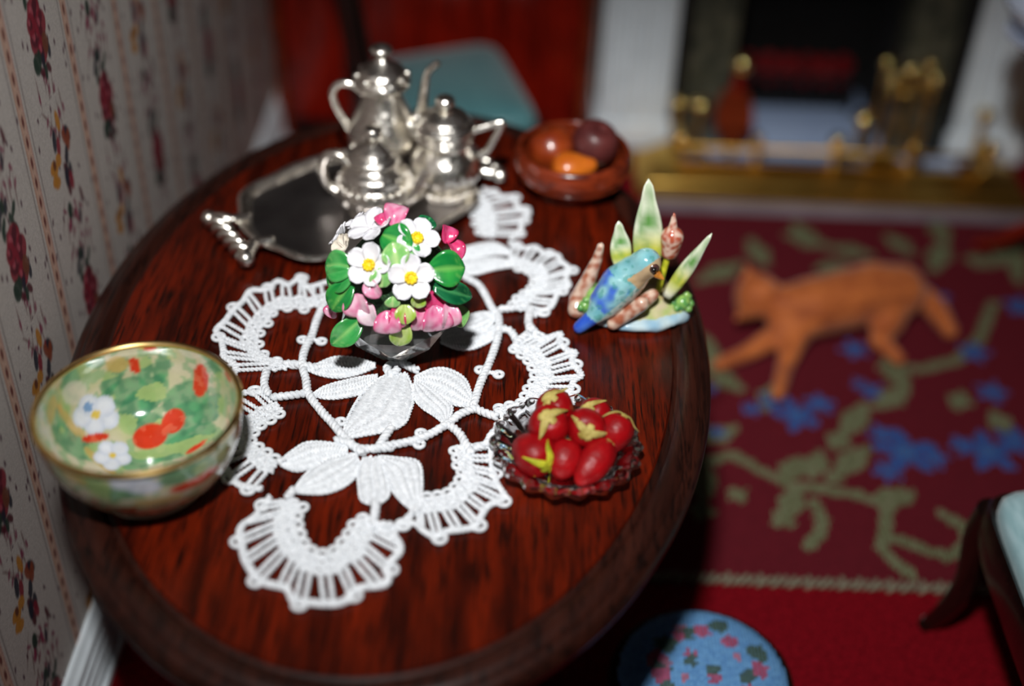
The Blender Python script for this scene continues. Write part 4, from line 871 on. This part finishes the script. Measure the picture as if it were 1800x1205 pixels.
# ------------------------------------------------------------------ turned wooden bowl of fruit
wb = empty('wooden_bowl', (.243, .376, TZ), 'turned reddish wooden bowl holding three fruits behind the bird figurine', 'bowl')
obj('bowl_body', lathe(profile([(0, 0), (.052, 0), (.056, .004), (.060, .010), (.078, .024), (.090, .042), (.093, .056), (.090, .070), (.086, .0755), (.081, .075), (.082, .066), (.083, .052), (.077, .033), (.058, .018), (.03, .012), (0, .011)], 4), 64), M_TURN, wb, sharp=60)
for z, r_ in ((.036, .0868), (.050, .0922)): obj('turned_line', lathe([(r_ - .003, z - .0022), (r_ + .0016, z), (r_ - .001, z + .0022)], 64, closed=True), M_TURN, wb)
def fruit(name, loc, label, m, r, prof, tilt, stem=True):
    t = empty(name, loc, label, 'fruit', 'fruits in the wooden bowl')
    R_ = Matrix.Rotation(tilt[0], 4, 'X') @ Matrix.Rotation(tilt[1], 4, 'Y')
    obj('flesh', xf(lathe(profile([(a * r, b * r) for a, b in prof], 5), 32), R_), m, t)
    if stem: obj('stem', xf(tube([(0, 0, prof[-1][1] * r - .002), (.001, 0, prof[-1][1] * r + .006), (.003, 0, prof[-1][1] * r + .010)], [.0016, .0014, .001], 6), R_), M_STEM, t)
    else: obj('calyx_end', xf(ball((0, 0, prof[0][1] * r), .004, 8, 6, (1, 1, .4)), R_), M_STEM, t)
APP = [(0, -.78), (.25, -.9), (.65, -.75), (.98, -.2), (1.0, .2), (.75, .72), (.35, .88), (.1, .80), (0, .74)]
PEAR = [(0, -.88), (.4, -.92), (.85, -.6), (1.0, -.1), (.85, .45), (.55, .95), (.36, 1.3), (.2, 1.48), (0, 1.52)]
fruit('apple', (.209, .398, TZ + .057), 'glossy amber apple at the left in the wooden bowl', M_FRUITA, .037, APP, (-.3, -.4))
fruit('plum', (.277, .400, TZ + .070), 'dusky plum-coloured fruit at the right in the wooden bowl', M_FRUITB, .037, APP, (.2, .3), False)
fruit('pear', (.237, .336, TZ + .058), 'small orange pear lying at the front of the wooden bowl', M_FRUITC, .029, PEAR, (.15, 1.25))
# ------------------------------------------------------------------ needlepoint rug
rug = empty('needlepoint_rug', (0, 0, 0), 'burgundy needlepoint rug with blue flowers and green vines in front of the fireplace', 'rug')
RX0, RX1, RY0, RY1 = 0.30, 1.56, 0.052, 1.190
obj('rug_canvas', box(RX0, RX1, RY0, RY1, .0005, .008), mat('burgundy_canvas', S(104, 20, 34), S(84, 14, 26), scale=120, rough=.9), rug, smooth=False)
st = .0068
nx, ny = int((RX1 - RX0) / st), int((RY1 - RY0) / st)
gx, gy = np.meshgrid(RX0 + (np.arange(nx) + .5) * st, RY0 + (np.arange(ny) + .5) * st)
rs = np.random.RandomState(11)
base = np.array(S(104, 22, 34)); C = np.empty((ny, nx, 3)); C[:] = base
C *= (0.85 + 0.3 * rs.rand(ny, nx))[..., None]
def dseg(px, py, a, b):
    ax_, ay_ = a; bx_, by_ = b; dx, dy = bx_ - ax_, by_ - ay_; l2 = dx * dx + dy * dy + 1e-12
    t = np.clip(((px - ax_) * dx + (py - ay_) * dy) / l2, 0, 1); return np.hypot(px - ax_ - t * dx, py - ay_ - t * dy), t
jx = gx + (rs.rand(ny, nx) - .5) * .004; jy = gy + (rs.rand(ny, nx) - .5) * .004
def vine(pl, wd):
    for a, b in zip(pl, pl[1:]):
        d, t = dseg(jx, jy, a, b); m = d < wd * (1.25 - .5 * np.cos(t * 6.28) * (len(pl) < 4))
        g = np.array(S(110, 130, 92)) * (1 - t[..., None] * .0) ; g2 = np.array(S(132, 148, 112))
        sel = rs.rand(ny, nx) < .5
        C[m & sel] = g[m & sel] if g.ndim == 3 else g
        C[m & ~sel] = g2
def blossom(x, y, r):
    a = np.arctan2(jy - y, jx - x); d = np.hypot(jx - x, jy - y)
    m = d < r * (.78 + .28 * np.cos(5 * a + x * 40))
    C[m] = np.array(S(14, 102, 174)) * (.8 + .5 * rs.rand(m.sum()))[:, None]
    m2 = d < r * .3; C[m2] = np.array(S(46, 124, 186))
for i, pl in enumerate(D['RUG_GREEN']):
    vine(pl, .0095 if len(pl) > 3 else .015)
for x, y, r in D['RUG_BLUE']: blossom(x, y, r * 1.15)
h = .008; tl = .0022
V = np.empty((ny, nx, 4, 3)); e = st * .5
V[..., 0, :] = np.stack([gx - e * .95, gy - e * 1.1, np.full_like(gx, h)], -1)
V[..., 1, :] = np.stack([gx + e * .45, gy - e * .9, np.full_like(gx, h + tl)], -1)
V[..., 2, :] = np.stack([gx + e * .95, gy + e * 1.1, np.full_like(gx, h)], -1)
V[..., 3, :] = np.stack([gx - e * .45, gy + e * .9, np.full_like(gx, h + tl)], -1)
me = bpy.data.meshes.new('wool_stitches')
F = np.arange(nx * ny * 4).reshape(-1, 4)
me.from_pydata(V.reshape(-1, 3).tolist(), [], F.tolist()); me.update()
setcol(me, np.repeat(C.reshape(-1, 3), 4, axis=0)); me.materials.append(M_STITCH)
so = bpy.data.objects.new('wool_stitches', me); col.objects.link(so); so.parent = rug; so['kind'] = 'stuff'
sm = None; x = RX0; k = 0
vf = tube(spl([(-.004, -.004, .002), (-.001, -.006, .009), (.004, .002, .0125), (.006, .008, .010)], 4), .0036, 6)
while x < RX1:
    if sm is None: so = obj('binding_stitch', vf, M_BIND, rug); sm = so
    else:
        so = sm.copy(); col.objects.link(so); so.parent = rug
    so.location = (x, RY0, .0012 * math.sin(k * 2.7)); so.rotation_euler = (0, 0, .25 * math.sin(k * 1.9)); so.scale = (1, 1 + .25 * math.sin(k * 3.1), 1)
    x += .0135; k += 1

# ------------------------------------------------------------------ ginger cat on the rug
ct = {k: Vector(v) for k, v in D['CAT'].items()}
CO = Vector((.82, .74, .0112))
cat_ = empty('cat', CO, 'ginger cat lying stretched out on the needlepoint rug', 'cat')
g = {k: v - CO + Vector((0, 0, .004)) for k, v in ct.items()}
el_ = lambda a, b, r0, r1: (g[a], g[b], r0, r1)
hdv = g['head']; mz = g['muzzle']
fwd = (mz - hdv).normalized(); sd = fwd.cross(Vector((0, 0, 1))).normalized()
g['earA'] = hdv + sd * .028 + Vector((0, 0, .028)); g['earB'] = hdv - sd * .028 + Vector((0, 0, .028))
caps = [(hdv, hdv + fwd * .008, .048, .042), (hdv + fwd * .02 - Vector((0, 0, .010)), hdv + fwd * .040 - Vector((0, 0, .014)), .024, .016),
        (hdv, g['neck'], .036, .044), (g['neck'], g['shoulder'], .050, .064), (g['shoulder'], g['mid'], .064, .066), (g['mid'], g['mid2'], .066, .066), (g['mid2'], g['hip'], .066, .060),
        (g['hip'], g['tail1'], .034, .028), (g['tail1'], g['tail2'], .027, .026), (g['tail2'], g['tail3'], .026, .018),
        (g['shoulder'], g['fr1'], .04, .030), (g['fr1'], g['fr2'], .028, .019), (g['fr2'], g['fr3'], .018, .016),
        (g['neck'], g['fl1'], .036, .028), (g['fl1'], g['fl2'], .026, .019), (g['fl2'], g['fl3'], .018, .016),
        (g['hip'], g['hl1'], .044, .034), (g['hl1'], g['hl2'], .032, .022), (g['hl2'], g['hl3'], .020, .015)]
for s in (-1, 1):
    b0 = hdv + sd * (s * .026) + Vector((0, 0, .026)); caps.append((b0, b0 + sd * (s * .012) + Vector((0, 0, .034)), .015, .003))
lo = .0045
caps = [(Vector((a.x, a.y, max(a.z, ra))), Vector((b.x, b.y, max(b.z, rb))), ra, rb) for a, b, ra, rb in caps]
cb = blob('cat_body', caps, .0065, M_CAT, cat_, 6)
for s in (-1, 1):
    obj('eye', ball(hdv + fwd * .030 + sd * (s * .018) + Vector((0, 0, .008)), .0065, 10, 8), M_DOT, cat_)
    b0 = hdv + sd * (s * .029) + Vector((0, 0, .034)) + fwd * .009
    obj('inner_ear', ball(b0, .009, 10, 8, (1, .5, 1.6)), M_CATPALE, cat_)
obj('nose', ball(hdv + fwd * .058 - Vector((0, 0, .010)), .0055, 10, 8), M_CATPALE, cat_)

# ------------------------------------------------------------------ footstool
fs = empty('footstool', (.452, -.232, 0), 'round footstool with blue floral needlepoint top and dark wooden frame', 'footstool')
FA = .128
obj('frame', lathe(profile([(0, .07), (FA * .9, .07), (FA * 1.0, .074), (FA * 1.06, .085), (FA * 1.05, .098), (FA * 1.0, .106), (FA * .94, .108), (0, .108)], 4), 56), M_DARK, fs, sharp=50)
for k in range(4):
    a = PI / 4 + k * PI / 2
    obj('leg', xf(lathe(profile([(0, 0), (.012, 0), (.016, .008), (.014, .018), (.009, .03), (.012, .045), (.018, .06), (.018, .076), (0, .076)], 3), 16), Matrix.Translation((FA * .72 * math.cos(a), FA * .72 * math.sin(a), 0))), M_DARK, fs)
mb = MB(); st2 = .0052; n2 = int(2 * FA / st2)
rq = random.Random(5); ros = []
for k in range(9):
    a = 2 * PI * k / 9 + rq.uniform(-.2, .2); rr = FA * rq.uniform(.50, .66); ros.append((rr * math.cos(a), rr * math.sin(a), rq.uniform(.010, .015), S(196, 92, 122)))
    a += .35; rr = FA * rq.uniform(.46, .70); ros.append((rr * math.cos(a), rr * math.sin(a), rq.uniform(.011, .017), S(84, 108, 84)))
for k in range(6):
    a = rq.uniform(0, 6.28); rr = FA * rq.uniform(.3, .72); ros.append((rr * math.cos(a), rr * math.sin(a), .007, S(206, 130, 150)))
for i in range(4): ros.append((rq.uniform(-.02, .02), rq.uniform(-.02, .02), .010, [S(196, 92, 122), S(84, 108, 84)][i % 2]))
for i in range(n2):
    for j in range(n2):
        X, Y = -FA + (i + .5) * st2, -FA + (j + .5) * st2; rr = math.hypot(X, Y)
        if rr > FA * .945: continue
        zf = lambda x, y: .104 + .034 * math.sqrt(max(0, 1 - min(1, (x * x + y * y) / (FA * .99) ** 2)))
        c = lerp3(S(124, 182, 230), S(104, 160, 216), rq.random())
        for a, b, r, cc in ros:
            if math.hypot(X - a + rq.uniform(-.003, .003), Y - b + rq.uniform(-.003, .003)) < r: c = lerp3(cc, lerp3(cc, (0, 0, 0), .3), rq.random())
        e = st2 / 2; q = [(X - e, Y - e), (X + e * .6, Y - e), (X + e, Y + e), (X - e * .6, Y + e)]
        mb.add(([(a, b, zf(a, b) + (.0016 if t % 2 else 0)) for t, (a, b) in enumerate(q)], [(0, 1, 2, 3)]), c)
cu = mb.build('needlepoint_cover', M_STITCH, fs, smooth=False)
obj('cushion', lathe([(FA * .97, .100)] + [(FA * .97 * math.cos(t * PI / 16), .100 + .034 * math.sin(t * PI / 16)) for t in range(1, 9)], 48), mat('blue_cushion_wool', S(112, 150, 200), S(92, 130, 184), scale=120, rough=.85), fs)

# ------------------------------------------------------------------ chairs with teal satin seats
def chair(name, loc, rz, label, W0, W1, DEP, H, satin=None):
    """local: front edge at y = 0, back at y = DEP; W0 front width, W1 back width"""
    t = empty(name, loc, label, 'chair', None, rz)
    n = 18; v = []; f = []
    def hw(y): return (W0 + (W1 - W0) * y / DEP) / 2
    def ring(k, z):
        pts = []
        for i in range(4 * n):
            s, q = divmod(i, n); u = q / n
            cx, cy = [(-1 + 2 * u, -1), (1, -1 + 2 * u), (1 - 2 * u, 1), (-1, 1 - 2 * u)][s]
            rr = (abs(cx) ** 8 + abs(cy) ** 8) ** (1 / 8.); cx /= rr; cy /= rr
            y = DEP / 2 + cy * (DEP / 2) * k; x = cx * hw(y) * k + 0
            pts.append((x, y, z))
        return pts
    lay = [(.97, H - .045), (.985, H - .030), (.985, H - .012), (.96, H - .002), (.90, H + .006), (.7, H + .014), (.4, H + .018), (.1, H + .019)]
    for k, z in lay: v += ring(k, z)
    m = 4 * n
    for i in range(len(lay) - 1):
        for j in range(m): l = (j + 1) % m; f.append((i * m + j, i * m + l, (i + 1) * m + l, (i + 1) * m + j))
    f.append(tuple((len(lay) - 1) * m + j for j in range(m))); f.append(tuple(range(m))[::-1])
    obj('seat_cushion', (v, f), satin or M_SATIN, t, sharp=60)
    v = []; f = []
    lay = [(.97, H - .10), (1.03, H - .098), (1.055, H - .075), (1.055, H - .035), (1.03, H - .020), (.98, H - .030)]
    for k, z in lay: v += ring(k, z)
    for i in range(len(lay) - 1):
        for j in range(m): l = (j + 1) % m; f.append((i * m + j, i * m + l, (i + 1) * m + l, (i + 1) * m + j))
    f.append(tuple((len(lay) - 1) * m + j for j in range(m))); f.append(tuple(range(m))[::-1])
    obj('seat_rail', (v, f), M_DARK, t, sharp=50)
    for s in (-1, 1):                                               # curved front legs
        x = s * (W0 / 2 - .012)
        obj('leg', tube(spl([(x, .018, H - .05), (x + s * .006, .012, H - .11), (x - s * .002, .014, H - .2), (x + s * .002, .0, .06), (x + s * .012, -.014, .016), (x + s * .014, -.018, .014)], 6), lambda q: .027 - .014 * min(1, q * 1.25) + (.004 if q > .92 else 0), 12), M_DARK, t)
        xb = s * (W1 / 2 - .010)                                    # raked back legs
        obj('leg', tube(spl([(xb, DEP - .01, H - .03), (xb, DEP + .005, H * .5), (xb + s * .006, DEP + .04, .010)], 8), lambda q: .018 - .004 * q, 10), M_DARK, t)
        obj('back_post', tube(spl([(xb, DEP + .006, H - .06), (xb, DEP + .012, H + .08), (xb + s * .008, DEP + .05, H + .34)], 8), lambda q: .017 - .003 * q, 10), M_DARK, t)
    bk = obj('backrest', tube(spl([(-W1 / 2, DEP + .05, H + .335), (-W1 / 4, DEP + .062, H + .362), (0, DEP + .066, H + .372), (W1 / 4, DEP + .062, H + .362), (W1 / 2, DEP + .05, H + .335)], 6), .022, 10, flat=.6), M_DARK, t)
    obj('back_splat', xf(box(-.045, .045, -.006, .006, 0, .29, .003), Matrix.Translation((0, DEP + .016, H + .06)) @ Matrix.Rotation(-.13, 4, 'X')), M_DARK, bk)
    return t
H = .328
# back chair: its rear edge runs along the mahogany cabinet, turned a little
chair('side_chair', (.150, 1.200, 0), math.radians(107), 'dark wooden chair with pale teal satin seat behind the table, before the red cabinet', .40, .29, .34, H)
chair('side_chair', (.862, -.228, 0), math.radians(-90), 'dark wooden chair with teal satin seat at the right edge, facing the table', .40, .34, .38, H, M_SATINP)

# ------------------------------------------------------------------ mahogany cabinet in the far corner
cbt = empty('mahogany_cabinet', (-.062, 1.535, 0), 'red mahogany cabinet standing in the far corner beyond the chair', 'cabinet')
CW = .36
obj('carcass', box(-CW, CW, -.03, .075, .03, .70, .004), M_RED, cbt, sharp=30)
obj('plinth', box(-CW - .006, CW + .006, -.04, .076, 0.0, .04, .004), M_DARK, cbt, sharp=30)
obj('cabinet_top', box(-CW - .012, CW + .012, -.05, .078, .70, .725, .005), M_DARK, cbt, sharp=30)
for i, (a, b) in enumerate(((-CW + .012, -.165), (-.150, .150), (.172, CW - .012))):
    d = obj('door', box(a, b, -.046, -.03, .05, .68, .003), M_RED, cbt, sharp=30)
    obj('panel', box(a + .04, b - .04, -.052, -.045, .10, .63, .006), M_RED, d, sharp=30)
    kx = a + .016 if i else b - .016
    obj('knob', ball((kx if i else -.188, -.056, .190), .011, 14, 10), M_BLUECHINA, d)
for s in (-1, 1):
    obj('corner_post', at(lathe(profile([(0, 0), (.016, 0), (.02, .02), (.012, .05), (.018, .09), (.012, .14), (.014, .3), (.018, .5), (.012, .62), (.02, .69), (0, .7)], 3), 18), (s * (CW + .012), -.042, 0)), M_TURN, cbt)

# ------------------------------------------------------------------ fireplace
fp = empty('fireplace', (.875, 1.52, 0), 'white fireplace surround with marble slips and a dark firebox', 'fireplace')
def fpx(s, a, b): return (a, b) if s > 0 else (-b, -a)
for s in (-1, 1):
    x0, x1 = fpx(s, .352, .53)
    pl = obj('pilaster', box(x0, x1, -.045, .098, .012, .80, .004), M_WHITE, fp, sharp=30)
    obj('plinth_block', box(x0 - .008, x1 + .008, -.055, .098, .012, .085, .004), M_WHITE, pl, sharp=30)
    for k in range(5):
        xx = x0 + .022 + k * (x1 - x0 - .044) / 4
        obj('reed', tube([(xx, -.045, .10), (xx, -.045, .74)], .012, 10), M_WHITE, pl)
    x0, x1 = fpx(s, .318, .354); obj('black_fillet', box(x0, x1, -.03, .098, .012, .62, .002), M_BLACK, fp, sharp=30)
    x0, x1 = fpx(s, .205, .32); obj('marble_slip', box(x0, x1, -.012, .098, .012, .62, .002), M_MARBLE, fp, sharp=30)
obj('marble_slip', box(-.205, .205, -.012, .098, .50, .62, .002), M_MARBLE, fp, sharp=30)
obj('frieze', box(-.53, .53, -.05, .098, .80, .92, .004), M_WHITE, fp, sharp=30)
obj('frieze', box(-.354, .354, -.03, .098, .62, .80, .004), M_WHITE, fp, sharp=30)
obj('mantel_shelf', box(-.60, .60, -.12, .098, .92, .95, .006), M_WHITE, fp, sharp=30)
mb = MB(); mb.add(box(-.26, -.20, .0985, .34, .012, .56)); mb.add(box(.20, .26, .0985, .34, .012, .56)); mb.add(box(-.26, .26, .33, .36, .012, .56)); mb.add(box(-.26, .26, .0985, .36, .52, .56))
mb.build('firebox', M_FIREBOX, fp, smooth=False)
tag(obj('hearth_slab', box(.46, 1.375, 1.196, 1.36, .0005, .012, .003), M_SLAB, sharp=30), 'mauve-grey marble hearth slab running under the front of the brass fender', 'hearth')
tag(obj('inner_hearth', box(.50, 1.25, 1.361, 1.84, .0005, .012, .003), M_HEARTH, sharp=30), 'pale blue-white marble hearth inside the fender and firebox', 'hearth')

# grate with glowing coals
gr = empty('fire_grate', (.875, 1.77, .012), 'black iron basket grate in the firebox', 'grate')
for k in range(11):
    xx = -.15 + k * .03; obj('grate_bar', tube([(xx, -.055, .02), (xx, -.060, .10)], .0045, 8), M_BLACK, gr)
for z in (.022, .100): obj('grate_rail', tube([(-.16, -.058, z), (.16, -.058, z)], .006, 8), M_BLACK, gr)
obj('grate_floor', box(-.16, .16, -.058, .05, .040, .050, .002), M_BLACK, gr)
for s in (-1, 1):
    obj('grate_leg', box(s * .15 - .008, s * .15 + .008, -.062, -.046, 0, .05, .002), M_BLACK, gr); obj('grate_leg', box(s * .15 - .008, s * .15 + .008, .034, .048, 0, .05, .002), M_BLACK, gr)
rq = random.Random(9)
cm = None
for k in range(12):
    a, b = divmod(k, 6)
    loc = (.875 - .125 + b * .05 + (a * .012), 1.752 + a * .04, .012 + .050 + .026 + a * .020)
    if cm is None:
        vf = ball((0, 0, 0), .026, 9, 6, (1, .9, .8)); vf = ([tuple(Vector(p) * (1 + .25 * noise.noise(Vector(p) * 60))) for p in vf[0]], vf[1])
        cm = obj('coal', vf, M_COAL, smooth=False); o = cm
    else: o = cm.copy(); col.objects.link(o)
    o.location = loc; o.rotation_euler = (rq.random() * 3, rq.random() * 3, rq.random() * 6)
    tag(o, 'glowing red coal heaped in the iron grate', 'coal', 'coals in the grate')

# brass fender: sloping moulded plinth with a rail on ball-topped posts
fd = empty('brass_fender', (.915, 1.212, .012), 'long brass fender with a low rail round the hearth', 'fender')
def sweep(path, prof):
    """sweep a profile (outward offset o, z) along a U-shaped plan path with mitred corners"""
    P = [Vector(p) for p in path]; v = []; f = []; n = len(prof)
    for i, p in enumerate(P):
        d0 = (P[i] - P[i - 1]).normalized() if i else None; d1 = (P[i + 1] - P[i]).normalized() if i < len(P) - 1 else None
        n0 = Vector((d0.y, -d0.x)) if d0 else None; n1 = Vector((d1.y, -d1.x)) if d1 else None
        if n0 is None: m_ = n1
        elif n1 is None: m_ = n0
        else: m_ = (n0 + n1); m_ = m_ / (m_.dot(n0))
        for o_, z in prof: v.append((p.x + m_.x * o_, p.y + m_.y * o_, z))
    for i in range(len(P) - 1):
        for j in range(n): l = (j + 1) % n; f.append((i * n + j, i * n + l, (i + 1) * n + l, (i + 1) * n + j))
    f += [tuple(range(n))[::-1], tuple((len(P) - 1) * n + j for j in range(n))]
    return v, f
path = [(-.375, .24), (-.375, .135), (.375, .135), (.375, .24)]
path = [(-.375, .222, 0), (-.375, .125, 0), (.365, .125, 0), (.365, .222, 0)]
obj('fender_plinth', sweep([Vector(p[:2]) for p in path], [(0, 0), (.098, 0), (.100, .010), (.088, .018), (.066, .022), (.062, .028), (.030, .040), (.020, .048), (.006, .052), (0, .050)]), M_BRASS, fd, sharp=40)
obj('fender_rail', tube([(-.375, .225, .085), (-.375, .13, .085), (.365, .13, .085), (.365, .225, .085)], .0065, 10), M_BRASS, fd)
for x, y in ((-.375, .13), (0.0, .13), (.365, .13), (-.375, .222), (.365, .222), (-.19, .13), (.18, .13)):
    big = (y > .2)
    obj('post', at(lathe(profile([(0, .045), (.007, .045), (.010, .052), (.006, .060), (.006, .085), (.012, .092), (.012, .10), (0, .104)], 3), 14), (x, y, -.045 + .045)), M_BRASS, fd)
    obj('ball_finial', ball((x, y, .114 if not big else .152), .020 if abs(x) > .3 or x == 0 else .012, 24, 16, (1, 1, .8)), M_BRASSP, fd)
    if big: obj('post_spire', tube([(x, y, 0), (x, y, .14)], .007, 10), M_BRASS, fd)

# andirons, bellows, fire-iron stand
for x, y, z, lb in ((.592, 1.425, .168, 'left'), (.985, 1.42, .150, 'right')):
    a = empty('andiron', (x, y, .012), 'brass ball-topped andiron at the %s of the hearth' % lb, 'andiron', 'andirons on the hearth')
    obj('shaft', lathe(profile([(0, .02), (.012, .02), (.014, .03), (.007, .05), (.012, .08), (.006, .11), (.009, z - .032), (0, z - .03)], 3), 16), M_BRASS, a)
    obj('ball_top', ball((0, 0, z - .014), .024, 24, 16, (1, 1, .8)), M_BRASSP, a)
    obj('feet', tube(spl([(-.035, 0, .004), (-.015, 0, .026), (.015, 0, .026), (.035, 0, .004)], 5), .006, 8), M_BRASS, a)
    obj('fire_bar', box(-.006, .006, 0, .055, .018, .028, .002), M_BLACK, a)
be = empty('bellows', (.676, 1.425, .014), 'dark mahogany hearth bellows with brass stud leaning at the left inside the fender', 'bellows')
Rb = Matrix.Rotation(-.12, 4, 'X')
def paddle(y):
    n = 26; v = []
    for i in range(n):
        t = 2 * PI * i / n; x = .046 * math.cos(t); z = .115 + .075 * math.sin(t)
        if z < .09: x *= max(.35, 1 - (.09 - z) * 12)
        v.append((x, z))
    vv = [(a, y, b) for a, b in v] + [(a, y + .008, b) for a, b in v]
    return vv, [tuple(range(n)), tuple(range(n, 2 * n))[::-1]] + [(i, n + i, n + (i + 1) % n, (i + 1) % n) for i in range(n)]
for y in (-.020, .012): obj('board', xf(paddle(y), Rb), M_TURN, be, sharp=40)
obj('leather_sides', xf(ball((0, 0, .112), .040, 18, 12, (1, .32, 1.5)), Rb), M_DARK, be)
for y in (-.016, .016): obj('handle', xf(tube([(0, y, .18), (0, y, .25)], [.010, .007], 8), Rb), M_RED, be)
obj('nozzle', xf(tube([(0, 0, .055), (0, 0, .02), (0, 0, .004)], [.016, .008, .005], 12), Rb), M_BRASS, be)
obj('stud', xf(ball((0, -.022, .255), .022, 24, 16), Rb), M_BRASSP, be)
ts = empty('fire_iron_stand', (1.075, 1.428, .012), 'brass fire-iron stand with ring top at the right of the hearth', 'stand')
obj('base', lathe(profile([(0, 0), (.040, 0), (.043, .005), (.038, .010), (.02, .016), (.010, .03), (0, .032)], 3), 28), M_BRASS, ts)
obj('stem', lathe(profile([(0, .02), (.008, .02), (.006, .10), (.011, .13), (.006, .16), (.006, .235), (.010, .245), (0, .25)], 3), 14), M_BRASS, ts)
obj('ring', tube([(.045 * math.cos(2 * PI * i / 28), .045 * math.sin(2 * PI * i / 28), .225) for i in range(29)], .0045, 8), M_BRASS, ts)
obj('cross_bar', tube([(-.045, 0, .225), (.045, 0, .225)], .004, 8), M_BRASS, ts)
obj('knob', ball((0, 0, .262), .020, 24, 16), M_BRASSP, ts)
for k, (nm, lb, a) in enumerate((('poker', 'brass poker hanging on the fire-iron stand, nearest the grate', 2.4), ('hearth_shovel', 'brass shovel hanging at the front of the fire-iron stand', 3.9), ('hearth_brush', 'brass-handled hearth brush hanging on the right of the stand', 5.6), ('fire_tongs', 'brass tongs hanging at the back right of the fire-iron stand', .6))):
    x, y = 1.075 + .064 * math.cos(a), 1.428 + .064 * math.sin(a)
    t = empty(nm, (x, y, .012), lb, 'fire iron', 'fire irons on the stand')
    obj('shaft', tube([(0, 0, .05), (0, 0, .25)], .0045, 8), M_BRASS, t)
    obj('knob', ball((0, 0, .262), .018, 24, 16, (1, 1, .85)), M_BRASSP, t); obj('grip', ball((0, 0, .225), .008, 12, 8, (1, 1, 2)), M_BRASSP, t)
    if k == 0: obj('hook', tube(spl([(0, 0, .06), (0, 0, .03), (.012, 0, .022), (.02, 0, .034)], 5), [.0045, .003], 8), M_BRASS, t)
    elif k == 1: obj('blade', xf(box(-.024, .024, -.004, .004, .018, .075, .003), Matrix.Rotation(.1, 4, 'X')), M_BRASS, t)
    elif k == 2: obj('bristles', lathe([(0, .02), (.020, .02), (.016, .05), (.010, .07), (0, .072)], 16), M_DARK, t)
    else:
        for s in (-1, 1): obj('jaw', tube(spl([(0, 0, .10), (s * .010, 0, .07), (s * .004, 0, .022)], 4), .004, 8), M_BRASS, t)

# ------------------------------------------------------------------ tea table with china at the right edge
tt = empty('tripod_table', (1.315, .92, .0105), 'small dark red tripod table at the far right edge beyond the rug', 'table')
obj('table_top', lathe(profile([(0, .572), (.20, .572), (.216, .576), (.222, .581), (.216, .586), (.205, .586), (.20, .586), (0, .586)], 3), 56), M_RED, tt, sharp=50)
obj('column', lathe(profile([(0, .09), (.03, .09), (.036, .12), (.02, .16), (.026, .22), (.034, .3), (.024, .4), (.016, .5), (.03, .55), (.06, .571), (0, .572)], 4), 24), M_RED, tt)
for k in range(3):
    a = 2.2 + k * 2 * PI / 3
    obj('leg', xf(tube(spl([(.015, 0, .13), (.08, 0, .12), (.14, 0, .05), (.19, 0, .014)], 6), lambda q: .02 - .008 * q, 10), Matrix.Rotation(a, 4, 'Z')), M_RED, tt)
sa = empty('saucer', (1.160, .870, .5967), 'blue and white saucer under the china cup on the tripod table', 'saucer')
obj('saucer_body', lathe(profile([(0, 0), (.05, 0), (.054, .004), (.085, .012), (.104, .022), (.102, .025), (.084, .017), (.05, .009), (0, .008)], 4), 56), M_BLUECHINA, sa, sharp=60)
obj('gilt_edge', lathe([(.1015, .0235), (.104, .0215), (.1055, .0235), (.1035, .0258)], 56, closed=True), M_GOLD, sa)
cu_ = empty('china_cup', (1.160, .870, .6049), 'blue and white china bowl-shaped cup with gilt rim on the tripod table', 'cup')
obj('cup_body', lathe(profile([(0, .0005), (.042, .0005), (.046, .006), (.044, .012), (.076, .03), (.106, .055), (.120, .078), (.116, .078), (.102, .056), (.072, .034), (.04, .018), (0, .016)], 4), 56), M_BLUECHINA, cu_, sharp=60)
obj('gilt_edge', lathe([(.1155, .077), (.118, .0755), (.1212, .0775), (.118, .080)], 56, closed=True), M_GOLD, cu_)
obj('handle', tube(spl([(.110, .0, .066), (.138, 0, .066), (.144, 0, .045), (.120, 0, .034), (.085, 0, .04)], 6), .006, 10), M_BLUECHINA, cu_)
